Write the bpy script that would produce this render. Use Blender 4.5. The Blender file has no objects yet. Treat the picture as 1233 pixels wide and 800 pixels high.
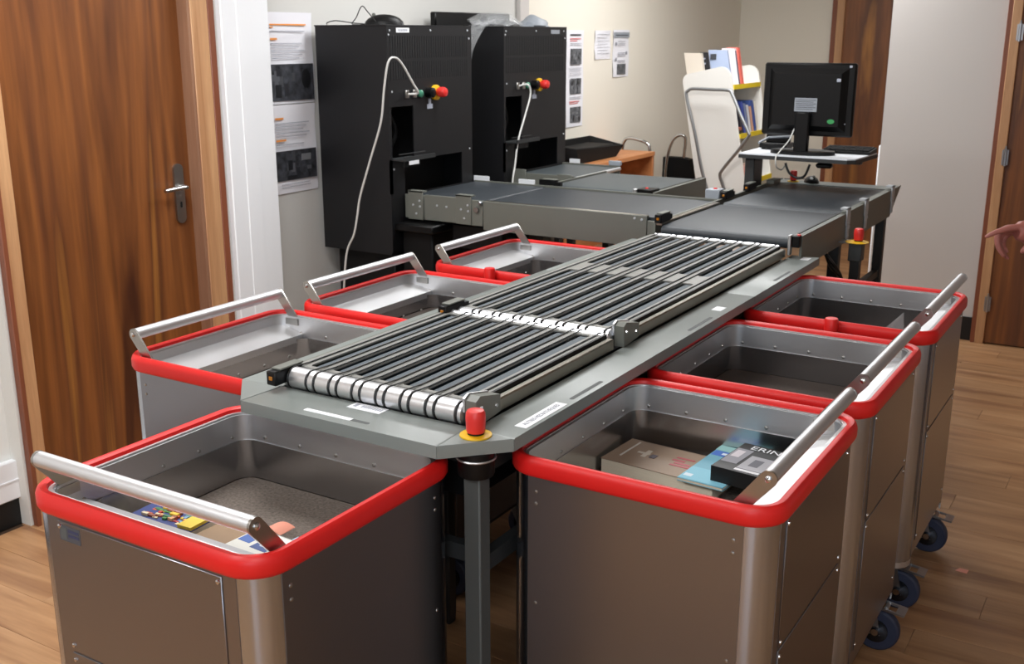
import bpy, bmesh, math, random
from mathutils import Vector, Matrix
random.seed(7)
C = bpy.context.scene
COL = C.collection
PI = math.pi
# ------------------------------------------------------------------ camera
F_PX, PITCH, YAW = 1298.98, 0.26839, 0.548196
cam_d = bpy.data.cameras.new('camera'); cam = bpy.data.objects.new('camera', cam_d); COL.objects.link(cam)
cam_d.sensor_fit = 'HORIZONTAL'; cam_d.sensor_width = 36.0; cam_d.lens = F_PX / 1233 * 36.0
cy, sy, cp, sp = math.cos(YAW), math.sin(YAW), math.cos(PITCH), math.sin(PITCH)
fw = Vector((-sy * cp, cy * cp, -sp)); rt = Vector((cy, sy, 0)); up = rt.cross(fw)
cam.matrix_world = Matrix(((rt.x, up.x, -fw.x, 1.34913), (rt.y, up.y, -fw.y, -1.65090), (rt.z, up.z, -fw.z, 1.61392), (0, 0, 0, 1)))
cam_d.clip_start = 0.05; cam_d.clip_end = 60
cam_d.dof.use_dof = True; cam_d.dof.focus_distance = 2.2; cam_d.dof.aperture_fstop = 11.0
C.camera = cam
# ------------------------------------------------------------------ world, lamps, exposure
w = bpy.data.worlds.new('world'); C.world = w; w.use_nodes = True
w.node_tree.nodes['Background'].inputs[0].default_value = (0.75, 0.82, 0.9, 1)
w.node_tree.nodes['Background'].inputs[1].default_value = 0.15
C.view_settings.view_transform = 'Standard'; C.view_settings.look = 'None'
C.view_settings.gamma = 1.0; C.view_settings.use_curve_mapping = False
C.view_settings.exposure = 0.0
def area_lamp(name, loc, sx, sy_, watts, colour, rot=(0, 0, 0)):
    l = bpy.data.lights.new(name, 'AREA'); l.shape = 'RECTANGLE'; l.size = sx; l.size_y = sy_
    l.energy = watts; l.color = colour
    o = bpy.data.objects.new(name, l); o.location = loc; o.rotation_euler = rot; COL.objects.link(o)
    return o
CEIL = 2.55
FZ = -0.04   # level of the floor
PANELS = [(-0.9, 0.35, 34), (-0.7, 2.4, 29), (-0.65, 4.5, 36), (-0.5, -2.2, 32), (1.7, -2.2, 28)]
for i, (x, y, wt) in enumerate(PANELS):
    area_lamp('ceiling_panel_lamp', (x, y, CEIL - 0.03), 1.16, 0.56, wt, (0.965, 0.985, 1.0))
# daylight entering through the window in the wall behind the camera
area_lamp('window_daylight', (2.2, -4.62, 1.55), 1.5, 1.2, 46, (0.72, 0.86, 1.0), (math.radians(90), 0, 0))
# ------------------------------------------------------------------ materials
MATS = {}
def new_mat(name):
    m = bpy.data.materials.new(name); m.use_nodes = True
    nt = m.node_tree; b = nt.nodes['Principled BSDF']; MATS[name] = m
    return m, nt, b
def lin(c):
    return tuple((v / 255 / 12.92) if v / 255 <= 0.04045 else ((v / 255 + 0.055) / 1.055) ** 2.4 for v in c) + (1,)
def mat(name, rgb, rough=0.5, metal=0.0, spec=None, var=0.0, vscale=6.0, bump=0.0, bscale=60.0, stretch=None, rvar=0.0, coat=0.0):
    """plain surface with optional procedural colour variation, fine bump and roughness variation"""
    m, nt, b = new_mat(name)
    c = lin(rgb)
    b.inputs['Base Color'].default_value = c
    b.inputs['Roughness'].default_value = rough; b.inputs['Metallic'].default_value = metal
    if spec is not None: b.inputs['Specular IOR Level'].default_value = spec
    if coat: b.inputs['Coat Weight'].default_value = coat; b.inputs['Coat Roughness'].default_value = 0.15
    if var or bump or rvar:
        tc = nt.nodes.new('ShaderNodeTexCoord'); mp = nt.nodes.new('ShaderNodeMapping')
        mp.inputs['Scale'].default_value = stretch or (1, 1, 1)
        nt.links.new(tc.outputs['Object'], mp.inputs['Vector'])
    if var or rvar:
        n = nt.nodes.new('ShaderNodeTexNoise'); n.inputs['Scale'].default_value = vscale; n.inputs['Detail'].default_value = 5
        nt.links.new(mp.outputs[0], n.inputs['Vector'])
        if var:
            r = nt.nodes.new('ShaderNodeValToRGB')
            r.color_ramp.elements[0].position = 0.3; r.color_ramp.elements[1].position = 0.7
            r.color_ramp.elements[0].color = tuple(v * (1 - var) for v in c[:3]) + (1,)
            r.color_ramp.elements[1].color = tuple(min(1, v * (1 + var)) for v in c[:3]) + (1,)
            nt.links.new(n.outputs[0], r.inputs[0]); nt.links.new(r.outputs[0], b.inputs['Base Color'])
        if rvar:
            mr = nt.nodes.new('ShaderNodeMapRange'); mr.inputs['To Min'].default_value = rough - rvar; mr.inputs['To Max'].default_value = rough + rvar
            nt.links.new(n.outputs[0], mr.inputs[0]); nt.links.new(mr.outputs[0], b.inputs['Roughness'])
    if bump:
        n2 = nt.nodes.new('ShaderNodeTexNoise'); n2.inputs['Scale'].default_value = bscale; n2.inputs['Detail'].default_value = 3
        nt.links.new(mp.outputs[0], n2.inputs['Vector'])
        bp = nt.nodes.new('ShaderNodeBump'); bp.inputs['Strength'].default_value = bump; bp.inputs['Distance'].default_value = 0.002
        nt.links.new(n2.outputs[0], bp.inputs['Height']); nt.links.new(bp.outputs[0], b.inputs['Normal'])
    return m
def wood(name, cols, scale, stretch, rough=0.4, distort=1.2, per_object=0.0, fine=0.25):
    m, nt, b = new_mat(name)
    tc = nt.nodes.new('ShaderNodeTexCoord'); mp = nt.nodes.new('ShaderNodeMapping'); mp.inputs['Scale'].default_value = stretch
    nt.links.new(tc.outputs['Object'], mp.inputs['Vector'])
    oi = nt.nodes.new('ShaderNodeObjectInfo')
    if per_object:
        ml = nt.nodes.new('ShaderNodeMath'); ml.operation = 'MULTIPLY'; ml.inputs[1].default_value = 57.0
        nt.links.new(oi.outputs['Random'], ml.inputs[0])
        cmb = nt.nodes.new('ShaderNodeCombineXYZ'); nt.links.new(ml.outputs[0], cmb.inputs[0]); nt.links.new(ml.outputs[0], cmb.inputs[1])
        nt.links.new(cmb.outputs[0], mp.inputs['Location'])
    n = nt.nodes.new('ShaderNodeTexNoise'); n.inputs['Scale'].default_value = scale; n.inputs['Detail'].default_value = 4; n.inputs['Distortion'].default_value = distort
    nt.links.new(mp.outputs[0], n.inputs['Vector'])
    r = nt.nodes.new('ShaderNodeValToRGB'); el = r.color_ramp.elements
    while len(el) < len(cols): el.new(0.5)
    for i, c in enumerate(cols):
        el[i].position = 0.30 + 0.42 * i / (len(cols) - 1); el[i].color = lin(c)
    nt.links.new(n.outputs[0], r.inputs[0])
    n2 = nt.nodes.new('ShaderNodeTexNoise'); n2.inputs['Scale'].default_value = scale * 9; n2.inputs['Detail'].default_value = 6
    nt.links.new(mp.outputs[0], n2.inputs['Vector'])
    mx = nt.nodes.new('ShaderNodeMixRGB'); mx.blend_type = 'MULTIPLY'; mx.inputs[0].default_value = fine
    r2 = nt.nodes.new('ShaderNodeValToRGB'); r2.color_ramp.elements[0].color = (0.35, 0.3, 0.25, 1); r2.color_ramp.elements[0].position = 0.35; r2.color_ramp.elements[1].position = 0.6
    nt.links.new(n2.outputs[0], r2.inputs[0])
    nt.links.new(r.outputs[0], mx.inputs[1]); nt.links.new(r2.outputs[0], mx.inputs[2])
    last = mx.outputs[0]
    if per_object:
        hv = nt.nodes.new('ShaderNodeHueSaturation'); mr = nt.nodes.new('ShaderNodeMapRange')
        mr.inputs['To Min'].default_value = 1 - per_object; mr.inputs['To Max'].default_value = 1 + per_object
        nt.links.new(oi.outputs['Random'], mr.inputs[0]); nt.links.new(mr.outputs[0], hv.inputs['Value']); nt.links.new(last, hv.inputs['Color']); last = hv.outputs[0]
    nt.links.new(last, b.inputs['Base Color']); b.inputs['Roughness'].default_value = rough
    return m
mat('wall_white', (226, 226, 222), 0.75, bump=0.05, bscale=220)
mat('wall_grey', (206, 205, 201), 0.8, bump=0.06, bscale=220)
mat('wall_cream', (233, 227, 214), 0.8, bump=0.06, bscale=220)
mat('wall_mauve', (204, 199, 195), 0.8, bump=0.06, bscale=220)
mat('ceiling_white', (225, 225, 220), 0.9)
mat('gloss_white', (238, 240, 243), 0.35)
mat('kick_black', (12, 12, 13), 0.55)
wood('plank_wood', [(138, 97, 66), (168, 126, 88), (186, 145, 106)], 1.6, (0.7, 7, 7), 0.40, 1.2, per_object=0.07, fine=0.12)
mat('floor_base', (60, 40, 24), 0.8)
wood('door_wood', [(74, 38, 20), (140, 84, 40), (104, 60, 32), (196, 132, 58)], 0.85, (4.5, 4.5, 0.34), 0.42, 1.5, fine=0.35)
wood('pine', [(176, 126, 86), (206, 160, 116)], 2.0, (9, 9, 0.5), 0.45, 0.6, fine=0.15)
wood('pine_taupe', [(136, 98, 76), (158, 118, 92)], 2.0, (9, 9, 0.5), 0.5, 0.6, fine=0.15)
mat('casing_red', (128, 72, 48), 0.45, var=0.12, vscale=3, stretch=(6, 6, 0.5))
mat('steel_brushed', (170, 168, 164), 0.32, 1.0, rvar=0.05, vscale=40)
mat('chrome', (205, 206, 208), 0.14, 1.0)
mat('bracket_light', (176, 180, 184), 0.4)
mat('zinc', (176, 180, 186), 0.3, 1.0)
mat('galv', (142, 143, 149), 0.29, 1.0)
mat('galv_in', (184, 184, 186), 0.24, 1.0)
mat('alu_post', (180, 188, 200), 0.22, 1.0, rvar=0.04, vscale=9, stretch=(6, 6, 0.4))
mat('alu_bar', (220, 221, 224), 0.46, 1.0)
mat('lip_metal', (208, 209, 211), 0.42, 1.0, rvar=0.06, vscale=10)
mat('red_rubber', (214, 28, 26), 0.42, spec=0.45)
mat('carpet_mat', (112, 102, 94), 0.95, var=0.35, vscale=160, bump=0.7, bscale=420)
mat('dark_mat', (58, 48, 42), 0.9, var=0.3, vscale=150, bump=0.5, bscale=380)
mat('black_plastic', (9, 9, 10), 0.42, spec=0.25)
mat('black_matte', (10, 10, 11), 0.65, spec=0.25)
mat('cabinet_black', (15, 15, 18), 0.5, spec=0.4, bump=0.05, bscale=500)
mat('cabinet_hole', (6, 6, 7), 0.8)
mat('hub_dark', (60, 62, 68), 0.22, 0.9)
mat('navy_rubber', (38, 44, 66), 0.6)
mat('cover_grey', (120, 126, 123), 0.36, spec=0.5, bump=0.08, bscale=420)
mat('frame_grey', (106, 108, 101), 0.5, bump=0.06, bscale=300)
mat('leg_grey', (66, 69, 68), 0.5)
mat('leg_dark', (42, 44, 45), 0.5)
mat('slot_grey', (80, 83, 83), 0.7)
mat('belt_grey', (47, 52, 57), 0.46, spec=0.4, bump=0.12, bscale=700)
mat('belt_light', (68, 75, 78), 0.45, spec=0.4, bump=0.12, bscale=700)
mat('deck_grey', (134, 134, 130), 0.38)
mat('well_black', (10, 10, 12), 0.6)
mat('bar_bluegrey', (84, 93, 100), 0.6, spec=0.3)
mat('cord_black', (14, 14, 15), 0.42)
mat('roller_chrome', (222, 223, 226), 0.36, 1.0)
mat('rail_beige', (150, 144, 134), 0.3, 1.0)
mat('estop_red', (216, 48, 44), 0.38)
mat('estop_yellow', (226, 180, 20), 0.45)
mat('lens_amber', (168, 104, 16), 0.25)
mat('label_white', (232, 234, 238), 0.5)
mat('label_grey', (150, 156, 164), 0.5)
mat('label_clip', (170, 176, 190), 0.5)
mat('ink_dark', (70, 72, 78), 0.6)
mat('ink_grey', (150, 152, 162), 0.6)
mat('ink_faint', (186, 187, 194), 0.6)
mat('ink_orange', (232, 150, 72), 0.6)
mat('ink_red', (206, 96, 96), 0.6)
mat('ink_navy', (46, 50, 84), 0.6)
mat('paper', (232, 232, 238), 0.7)
mat('photo_dark', (52, 54, 60), 0.6, var=0.85, vscale=34)
mat('photo_grey', (92, 94, 98), 0.6, var=0.9, vscale=40)
mat('page_cream', (226, 216, 196), 0.8, var=0.08, vscale=60, stretch=(0.3, 0.3, 30))
mat('cable_white', (220, 220, 216), 0.4)
mat('green_led', (64, 130, 104), 0.3)
mat('green_sticker', (56, 150, 84), 0.5)
mat('table_white', (222, 226, 232), 0.4)
wood('desk_wood', [(176, 112, 66), (206, 142, 92)], 2.0, (6, 0.8, 6), 0.45, 0.5, fine=0.15)
mat('cart_white', (230, 228, 223), 0.45)
mat('cart_tube', (150, 152, 154), 0.4, 0.8)
mat('shelf_yellow', (222, 196, 36), 0.5)
mat('skin', (160, 98, 88), 0.5, var=0.08, vscale=40)
mat('sleeve_dark', (26, 27, 32), 0.85)
mat('trouser_dark', (34, 36, 48), 0.85)
mat('hair_brown', (50, 34, 24), 0.6)
mat('eye_white', (230, 228, 224), 0.3)
mat('lip_pink', (168, 92, 86), 0.5)
mat('shoe_black', (20, 20, 20), 0.5)
mat('salmon_paper', (226, 150, 128), 0.7)
m, nt, b = new_mat('clear_film')
b.inputs['Base Color'].default_value = (0.82, 0.84, 0.86, 1); b.inputs['Roughness'].default_value = 0.12; b.inputs['Alpha'].default_value = 0.22
m, nt, b = new_mat('faint_film')
b.inputs['Base Color'].default_value = (0.8, 0.8, 0.82, 1); b.inputs['Roughness'].default_value = 0.15; b.inputs['Alpha'].default_value = 0.10
m, nt, b = new_mat('lamp_diffuser')
b.inputs['Base Color'].default_value = (0.9, 0.9, 0.9, 1); b.inputs['Emission Color'].default_value = (1, 0.97, 0.92, 1); b.inputs['Emission Strength'].default_value = 4.0
def cmat(rgb, rough=0.5):
    k = 'colour_%d_%d_%d' % rgb
    return MATS[k] if k in MATS else mat(k, rgb, rough)
# ------------------------------------------------------------------ mesh helpers
class MB:
    def __init__(s): s.v = []; s.f = []
    def add(s, vs, fs):
        o = len(s.v); s.v += [tuple(v) for v in vs]; s.f += [tuple(i + o for i in f) for f in fs]; return s
    def box(s, x0, x1, y0, y1, z0, z1, ch=0.0):
        if x0 > x1: x0, x1 = x1, x0
        if y0 > y1: y0, y1 = y1, y0
        if z0 > z1: z0, z1 = z1, z0
        if ch <= 0:
            return s.add([(x0, y0, z0), (x1, y0, z0), (x1, y1, z0), (x0, y1, z0), (x0, y0, z1), (x1, y0, z1), (x1, y1, z1), (x0, y1, z1)],
                         [(0, 3, 2, 1), (4, 5, 6, 7), (0, 1, 5, 4), (1, 2, 6, 5), (2, 3, 7, 6), (3, 0, 4, 7)])
        ch = min(ch, (x1 - x0) / 2.01, (y1 - y0) / 2.01, (z1 - z0) / 2.01)
        X, Y, Z = (x0, x1), (y0, y1), (z0, z1); vs = []; idx = {}
        for i in (0, 1):
            for j in (0, 1):
                for k in (0, 1):
                    p = (X[i], Y[j], Z[k]); d = (1 - 2 * i, 1 - 2 * j, 1 - 2 * k)
                    for a in range(3):
                        q = [p[t] + (d[t] * ch if t != a else 0) for t in range(3)]
                        idx[(i, j, k, a)] = len(vs); vs.append(q)
        fs = []
        for a in range(3):
            b, c = (a + 1) % 3, (a + 2) % 3
            for sgn in (0, 1):
                def key(bb, cc):
                    t = [0, 0, 0]; t[a] = sgn; t[b] = bb; t[c] = cc; return idx[(t[0], t[1], t[2], a)]
                q = [key(0, 0), key(1, 0), key(1, 1), key(0, 1)]
                fs.append(tuple(q if sgn else q[::-1]))
            for bb in (0, 1):
                for cc in (0, 1):
                    t0 = [0, 0, 0]; t1 = [0, 0, 0]; t0[b] = t1[b] = bb; t0[c] = t1[c] = cc; t0[a] = 0; t1[a] = 1
                    q = [idx[(*t0, b)], idx[(*t1, b)], idx[(*t1, c)], idx[(*t0, c)]]
                    fs.append(tuple(q if bb != cc else q[::-1]))
        for i in (0, 1):
            for j in (0, 1):
                for k in (0, 1):
                    q = [idx[(i, j, k, 0)], idx[(i, j, k, 1)], idx[(i, j, k, 2)]]
                    fs.append(tuple(q if (i + j + k) % 2 else q[::-1]))
        return s.add(vs, fs)
    def cyl(s, p0, p1, r0, r1=None, n=16, caps=True):
        p0, p1 = Vector(p0), Vector(p1); r1 = r0 if r1 is None else r1
        d = (p1 - p0).normalized(); a = d.orthogonal().normalized(); b = d.cross(a)
        vs = []; fs = []
        for i in range(n):
            t = 2 * PI * i / n; e = a * math.cos(t) + b * math.sin(t); vs += [p0 + e * r0, p1 + e * r1]
        for i in range(n):
            j = (i + 1) % n; fs.append((2 * i, 2 * j, 2 * j + 1, 2 * i + 1))
        if caps:
            fs.append(tuple(2 * i for i in range(n))[::-1]); fs.append(tuple(2 * i + 1 for i in range(n)))
        return s.add(vs, fs)
    def lathe(s, c, prof, n=20, axis=(0, 0, 1)):
        """profile of (radius, height) turned about the axis through c"""
        c = Vector(c); d = Vector(axis).normalized(); a = d.orthogonal().normalized(); b = d.cross(a)
        vs = []; fs = []; k = len(prof)
        for i in range(n):
            t = 2 * PI * i / n; e = a * math.cos(t) + b * math.sin(t)
            for r, h in prof: vs.append(c + e * r + d * h)
        for i in range(n):
            j = (i + 1) % n
            for q in range(k - 1): fs.append((i * k + q, j * k + q, j * k + q + 1, i * k + q + 1))
        fs.append(tuple(i * k for i in range(n))[::-1]); fs.append(tuple(i * k + k - 1 for i in range(n)))
        return s.add(vs, fs)
    def tube(s, pts, r, n=8, closed=False, caps=True):
        pts = [Vector(p) for p in pts]; m = len(pts); rings = []
        prev = None
        for i, p in enumerate(pts):
            if closed: t = (pts[(i + 1) % m] - pts[i - 1]).normalized()
            else: t = (pts[min(i + 1, m - 1)] - pts[max(i - 1, 0)]).normalized()
            a = t.orthogonal().normalized() if prev is None else (prev - t * prev.dot(t)).normalized()
            prev = a; b = t.cross(a)
            rr = r[i] if isinstance(r, (list, tuple)) else r
            rings.append([p + (a * math.cos(2 * PI * k / n) + b * math.sin(2 * PI * k / n)) * rr for k in range(n)])
        vs = [v for R in rings for v in R]; fs = []
        for i in range(m if closed else m - 1):
            j = (i + 1) % m
            for k in range(n):
                l = (k + 1) % n; fs.append((i * n + k, i * n + l, j * n + l, j * n + k))
        if caps and not closed:
            fs.append(tuple(range(n))[::-1]); fs.append(tuple((m - 1) * n + k for k in range(n)))
        return s.add(vs, fs)
    def prism(s, poly, h0, h1, axis='z', ch=0.0):
        """extrude polygon: axis z -> (x,y), x -> (y,z), y -> (x,z)"""
        def P(q, h):
            return {'z': (q[0], q[1], h), 'x': (h, q[0], q[1]), 'y': (q[0], h, q[1])}[axis]
        n = len(poly)
        vs = [P(q, h0) for q in poly] + [P(q, h1) for q in poly]
        fs = [tuple(range(n))[::-1], tuple(range(n, 2 * n))] + [(i, (i + 1) % n, (i + 1) % n + n, i + n) for i in range(n)]
        return s.add(vs, fs)
    def sphere(s, c, r, n=14, m=9, sc=(1, 1, 1)):
        prof = []
        vs = []; fs = []
        for j in range(m + 1):
            ph = PI * j / m
            for i in range(n):
                t = 2 * PI * i / n
                vs.append((c[0] + r * sc[0] * math.sin(ph) * math.cos(t), c[1] + r * sc[1] * math.sin(ph) * math.sin(t), c[2] + r * sc[2] * math.cos(ph)))
        for j in range(m):
            for i in range(n):
                k = (i + 1) % n; fs.append((j * n + i, (j + 1) * n + i, (j + 1) * n + k, j * n + k))
        return s.add(vs, fs)
    def xf(s, M):
        s.v = [tuple(M @ Vector(v)) for v in s.v]; return s
ORG = {}
def obj(name, mb, m, parent=None, smooth=True, ground=True):
    o_ = ORG.get(parent.name, Vector()) if parent else Vector()
    me = bpy.data.meshes.new(name)
    me.from_pydata([(v[0] - o_.x, v[1] - o_.y, (FZ if ground and abs(v[2]) < 1e-4 else v[2]) - o_.z) for v in mb.v], [], mb.f)
    bm = bmesh.new(); bm.from_mesh(me); bmesh.ops.remove_doubles(bm, verts=bm.verts, dist=1e-6); bmesh.ops.recalc_face_normals(bm, faces=bm.faces); bm.to_mesh(me); bm.free()
    if smooth:
        me.polygons.foreach_set('use_smooth', [True] * len(me.polygons)); me.set_sharp_from_angle(angle=math.radians(38))
    me.materials.append(MATS[m] if isinstance(m, str) else m)
    o = bpy.data.objects.new(name, me); COL.objects.link(o)
    if parent: o.parent = parent
    ORG[o.name] = o_.copy()
    return o
def thing(name, label, cat, loc=(0, 0, 0), group=None):
    o = bpy.data.objects.new(name, None); COL.objects.link(o); o.location = loc; o.empty_display_size = 0.1
    o['label'] = label; o['category'] = cat
    if group: o['group'] = group
    ORG[o.name] = Vector(loc); return o
def tag(o, label, cat, group=None, kind=None):
    o['label'] = label; o['category'] = cat
    if group: o['group'] = group
    if kind: o['kind'] = kind
    return o
def struct(name, mb, m, parent=None):
    o = obj(name, mb, m, parent)
    if not parent: o['kind'] = 'structure'
    return o
def stuff(o): o['kind'] = 'stuff'; return o
def box(*a, ch=0.0): return MB().box(*a, ch=ch)
def rrect(x0, x1, y0, y1, r, n=5):
    p = []
    for cx, cy_, a0 in ((x1 - r, y0 + r, -90), (x1 - r, y1 - r, 0), (x0 + r, y1 - r, 90), (x0 + r, y0 + r, 180)):
        for i in range(n + 1):
            a = math.radians(a0 + 90 * i / n); p.append((cx + r * math.cos(a), cy_ + r * math.sin(a)))
    return p
def spline(pts, n=6):
    P = [Vector(p) for p in pts]; out = []
    for i in range(len(P) - 1):
        a, b, c, d = P[max(i - 1, 0)], P[i], P[i + 1], P[min(i + 2, len(P) - 1)]
        for k in range(n):
            t = k / n
            out.append(0.5 * ((2 * b) + (c - a) * t + (2 * a - 5 * b + 4 * c - d) * t * t + (3 * b - a - 3 * c + d) * t ** 3))
    out.append(P[-1]); return out
def text(name, s, size, M4, m, parent, sx=1.0, bold=0.0):
    cu = bpy.data.curves.new('t', 'FONT'); cu.body = s; cu.size = size; cu.align_x = 'CENTER'; cu.align_y = 'CENTER'; cu.extrude = 0.0003; cu.offset = bold
    t = bpy.data.objects.new('t', cu); COL.objects.link(t)
    dg = bpy.context.evaluated_depsgraph_get(); me = bpy.data.meshes.new_from_object(t.evaluated_get(dg))
    bpy.data.objects.remove(t); bpy.data.curves.remove(cu)
    o_ = ORG.get(parent.name, Vector())
    me.transform(Matrix.Translation(-o_) @ M4 @ Matrix.Diagonal((sx, 1, 1, 1)))
    me.materials.clear(); me.materials.append(MATS[m]); me.name = name
    o = bpy.data.objects.new(name, me); COL.objects.link(o); o.parent = parent; ORG[o.name] = o_.copy(); return o
def frame4(loc, xa, ya):
    xa = Vector(xa).normalized(); ya = Vector(ya).normalized(); za = xa.cross(ya)
    return Matrix(((xa.x, ya.x, za.x, loc[0]), (xa.y, ya.y, za.y, loc[1]), (xa.z, ya.z, za.z, loc[2]), (0, 0, 0, 1)))
def copy_tree(o, parent=None):
    c = o.copy(); COL.objects.link(c)
    if parent: c.parent = parent
    for ch in [q for q in bpy.data.objects if q.parent == o]: copy_tree(ch, c)
    return c
def kids(o, base):
    return [q for q in bpy.data.objects if q.parent == o and q.name.split('.')[0] == base]
# ================================================================== SETTING
XW, XR, YB, YN, YF, XC = -1.93, 3.7, -4.6, 4.68, 7.4, -0.08
fl = struct('floor', box(XW - 0.2, XR + 0.1, YB - 0.1, YF + 0.1, -0.06, -0.004), 'floor_base')
fl.location.z = FZ
PL, PW = 1.18, 0.152
pm = {}
rows = int((4.68 - YB) / PW) + 1
for r in range(rows):
    y0 = YB + r * PW; near = y0 > -1.5
    if not near: continue
    off = (r * 0.437) % 1.0 * PL
    x = XW - off
    while x < XR:
        a, b_ = max(x, XW), min(x + PL, XR); y1 = min(y0 + PW, YN)
        if b_ - a > 0.02 and y1 - y0 > 0.02:
            k = (round(b_ - a, 3), round(y1 - y0, 3))
            if k not in pm:
                o = obj('plank', MB().box(-k[0] / 2 + 0.0004, k[0] / 2 - 0.0004, -k[1] / 2 + 0.0004, k[1] / 2 - 0.0004, -0.004, 0, ch=0.0007), 'plank_wood', fl, ground=False); pm[k] = o.data
            else:
                o = bpy.data.objects.new('plank', pm[k]); COL.objects.link(o); o.parent = fl
            o.location = ((a + b_) / 2, (y0 + y1) / 2, 0)
        x += PL
mb = MB()
r = 0
while YB + r * PW < -1.5:
    y0 = YB + r * PW; x = XW - (r * 0.437) % 1.0 * PL
    while x < XR:
        a, b_ = max(x, XW), min(x + PL, XR)
        if b_ - a > 0.02: mb.box(a + 0.0008, b_ - 0.0008, y0 + 0.0008, y0 + PW - 0.0008, -0.004, 0)
        x += PL
    r += 1
y0 = YN
while y0 < YF - 0.02:
    x = XW - random.random() * PL
    while x < XC:
        a, b_ = max(x, XW), min(x + PL, XC)
        if b_ - a > 0.02: mb.box(a + 0.0008, b_ - 0.0008, y0 + 0.0008, min(y0 + PW, YF) - 0.0008, -0.004, 0)
        x += PL
    y0 += PW
stuff(obj('plank_field', mb, 'plank_wood', fl, ground=False))
struct('ceiling', box(XW - 0.2, XR + 0.1, YB - 0.1, YF + 0.1, CEIL, CEIL + 0.08), 'ceiling_white')
# left wall: a white stretch by the door, then the cream stretch behind the black cabinets
DY0, DY1, DZ = 0.43, 1.42, 2.12
mb = MB().box(XW - 0.2, -1.95, YB, DY0, 0, CEIL).box(-1.95, -1.886, 0.422, 0.445, 0, DZ).box(XW - 0.2, -1.87, DY0, DY1, DZ, CEIL).box(XW - 0.2, -1.87, DY1, 1.44, 0, CEIL)
struct('wall_left', mb, 'wall_white')
struct('wall_left_rear', box(XW - 0.2, XW, 1.44, 3.86, 0, CEIL), 'wall_grey')
struct('wall_left_far', box(XW - 0.2, XW, 3.86, YF, 0, CEIL), 'wall_cream')
struct('wall_back', box(XW - 0.2, XR, YF, YF + 0.15, 0, CEIL), 'wall_cream')
struct('wall_far_right', box(XC, XR, YN, YN + 0.12, 0, CEIL), 'wall_mauve')
struct('wall_recess', box(XC, XC + 0.12, YN + 0.12, YF, 0, CEIL), 'wall_mauve')
struct('wall_right', box(XR, XR + 0.12, YB, YN + 0.12, 0, CEIL), 'wall_mauve')
WX0, WX1, WZ0, WZ1 = 1.4, 3.0, .9, 2.2
mb = MB().box(XW - 0.2, WX0, YB - 0.12, YB, 0, CEIL).box(WX1, XR, YB - 0.12, YB, 0, CEIL).box(WX0, WX1, YB - 0.12, YB, 0, WZ0).box(WX0, WX1, YB - 0.12, YB, WZ1, CEIL)
struct('wall_front', mb, 'wall_mauve')
mb = MB()
for q in ((WX0, WX0 + .05, WZ0, WZ1), (WX1 - .05, WX1, WZ0, WZ1), (WX0 + .05, WX1 - .05, WZ0, WZ0 + .05), (WX0 + .05, WX1 - .05, WZ1 - .05, WZ1), (2.175, 2.225, WZ0 + .05, WZ1 - .05)): mb.box(q[0], q[1], YB - .11, YB - .05, q[2], q[3])
struct('window_1', mb, 'gloss_white')
# white pilaster beside the door
mb = MB().box(XW, -1.845, 1.44, 1.70, 0, CEIL, ch=0.004).box(-1.85, -1.842, 1.52, 1.60, 0, CEIL, ch=.002)
struct('trim_1', mb, 'gloss_white')
# conduit strip on the left wall
struct('trim_2', box(XW, XW + 0.03, 3.765, 3.86, 0, CEIL, ch=0.004), 'wall_mauve')
struct('trim_3', box(XC - 0.05, XC, 4.86, 5.25, 0, 1.0, ch=0.006), 'gloss_white')
bl = struct('baseboard_left', box(-1.95, -1.936, YB, DY0 - 0.002, 0, 0.06), 'kick_black')
mb = MB().box(-1.95, -1.922, YB, DY0 - 0.005, 0.06, 0.200, ch=0.004).box(-1.925, -1.919, YB, DY0 - 0.005, 0.128, 0.133)
obj('plinth_board', mb, 'gloss_white', bl)
struct('baseboard_left_rear', box(XW, XW + 0.012, 1.70, YF, 0, 0.09), 'kick_black')
struct('baseboard_far', box(XC, 0.505, YN - 0.012, YN, 0, 0.092, ch=0.002), 'kick_black')
# ---- door 1 (left, nearest): figured dark veneer leaf in a pale frame
d1 = struct('door_1', box(-1.955, -1.915, 0.475, 1.30, FZ + 0.005, 2.04, ch=0.002), 'door_wood')
mb = MB().box(-1.915, -1.860, 0.447, 0.495, 0, 2.06, ch=0.002)
obj('door_frame', mb, 'pine', d1)
obj('door_frame', MB().box(-1.915, -1.858, 1.302, 1.386, 0, 2.06, ch=0.002), 'pine', d1)
obj('door_frame', MB().box(-1.915, -1.859, 0.445, 1.386, 2.045, 2.10, ch=0.002), 'pine', d1)
obj('door_stop', MB().box(-1.93, -1.862, 1.288, 1.302, 0, 2.045), 'pine_taupe', d1)
obj('door_casing', MB().box(-1.93, -1.856, 1.386, 1.418, 0, 2.115, ch=0.002), 'casing_red', d1)
obj('door_casing', MB().box(-1.884, -1.856, 0.43, 0.448, 0, 2.115, ch=0.002), 'casing_red', d1)
hp = obj('handle_plate', MB().prism(rrect(1.203, 1.248, 0.912, 1.14, 0.021), -1.915, -1.905, 'x'), 'steel_brushed', d1)
obj('lever', MB().tube(spline([(-1.905, 1.228, 1.053), (-1.872, 1.228, 1.053), (-1.866, 1.222, 1.053), (-1.866, 1.20, 1.053), (-1.866, 1.12, 1.050)], 4), 0.0085, 10), 'chrome', hp)
obj('keyhole', MB().prism(rrect(1.222, 1.231, 0.972, 0.995, 0.004), -1.9055, -1.904, 'x'), 'well_black', hp)
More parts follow.
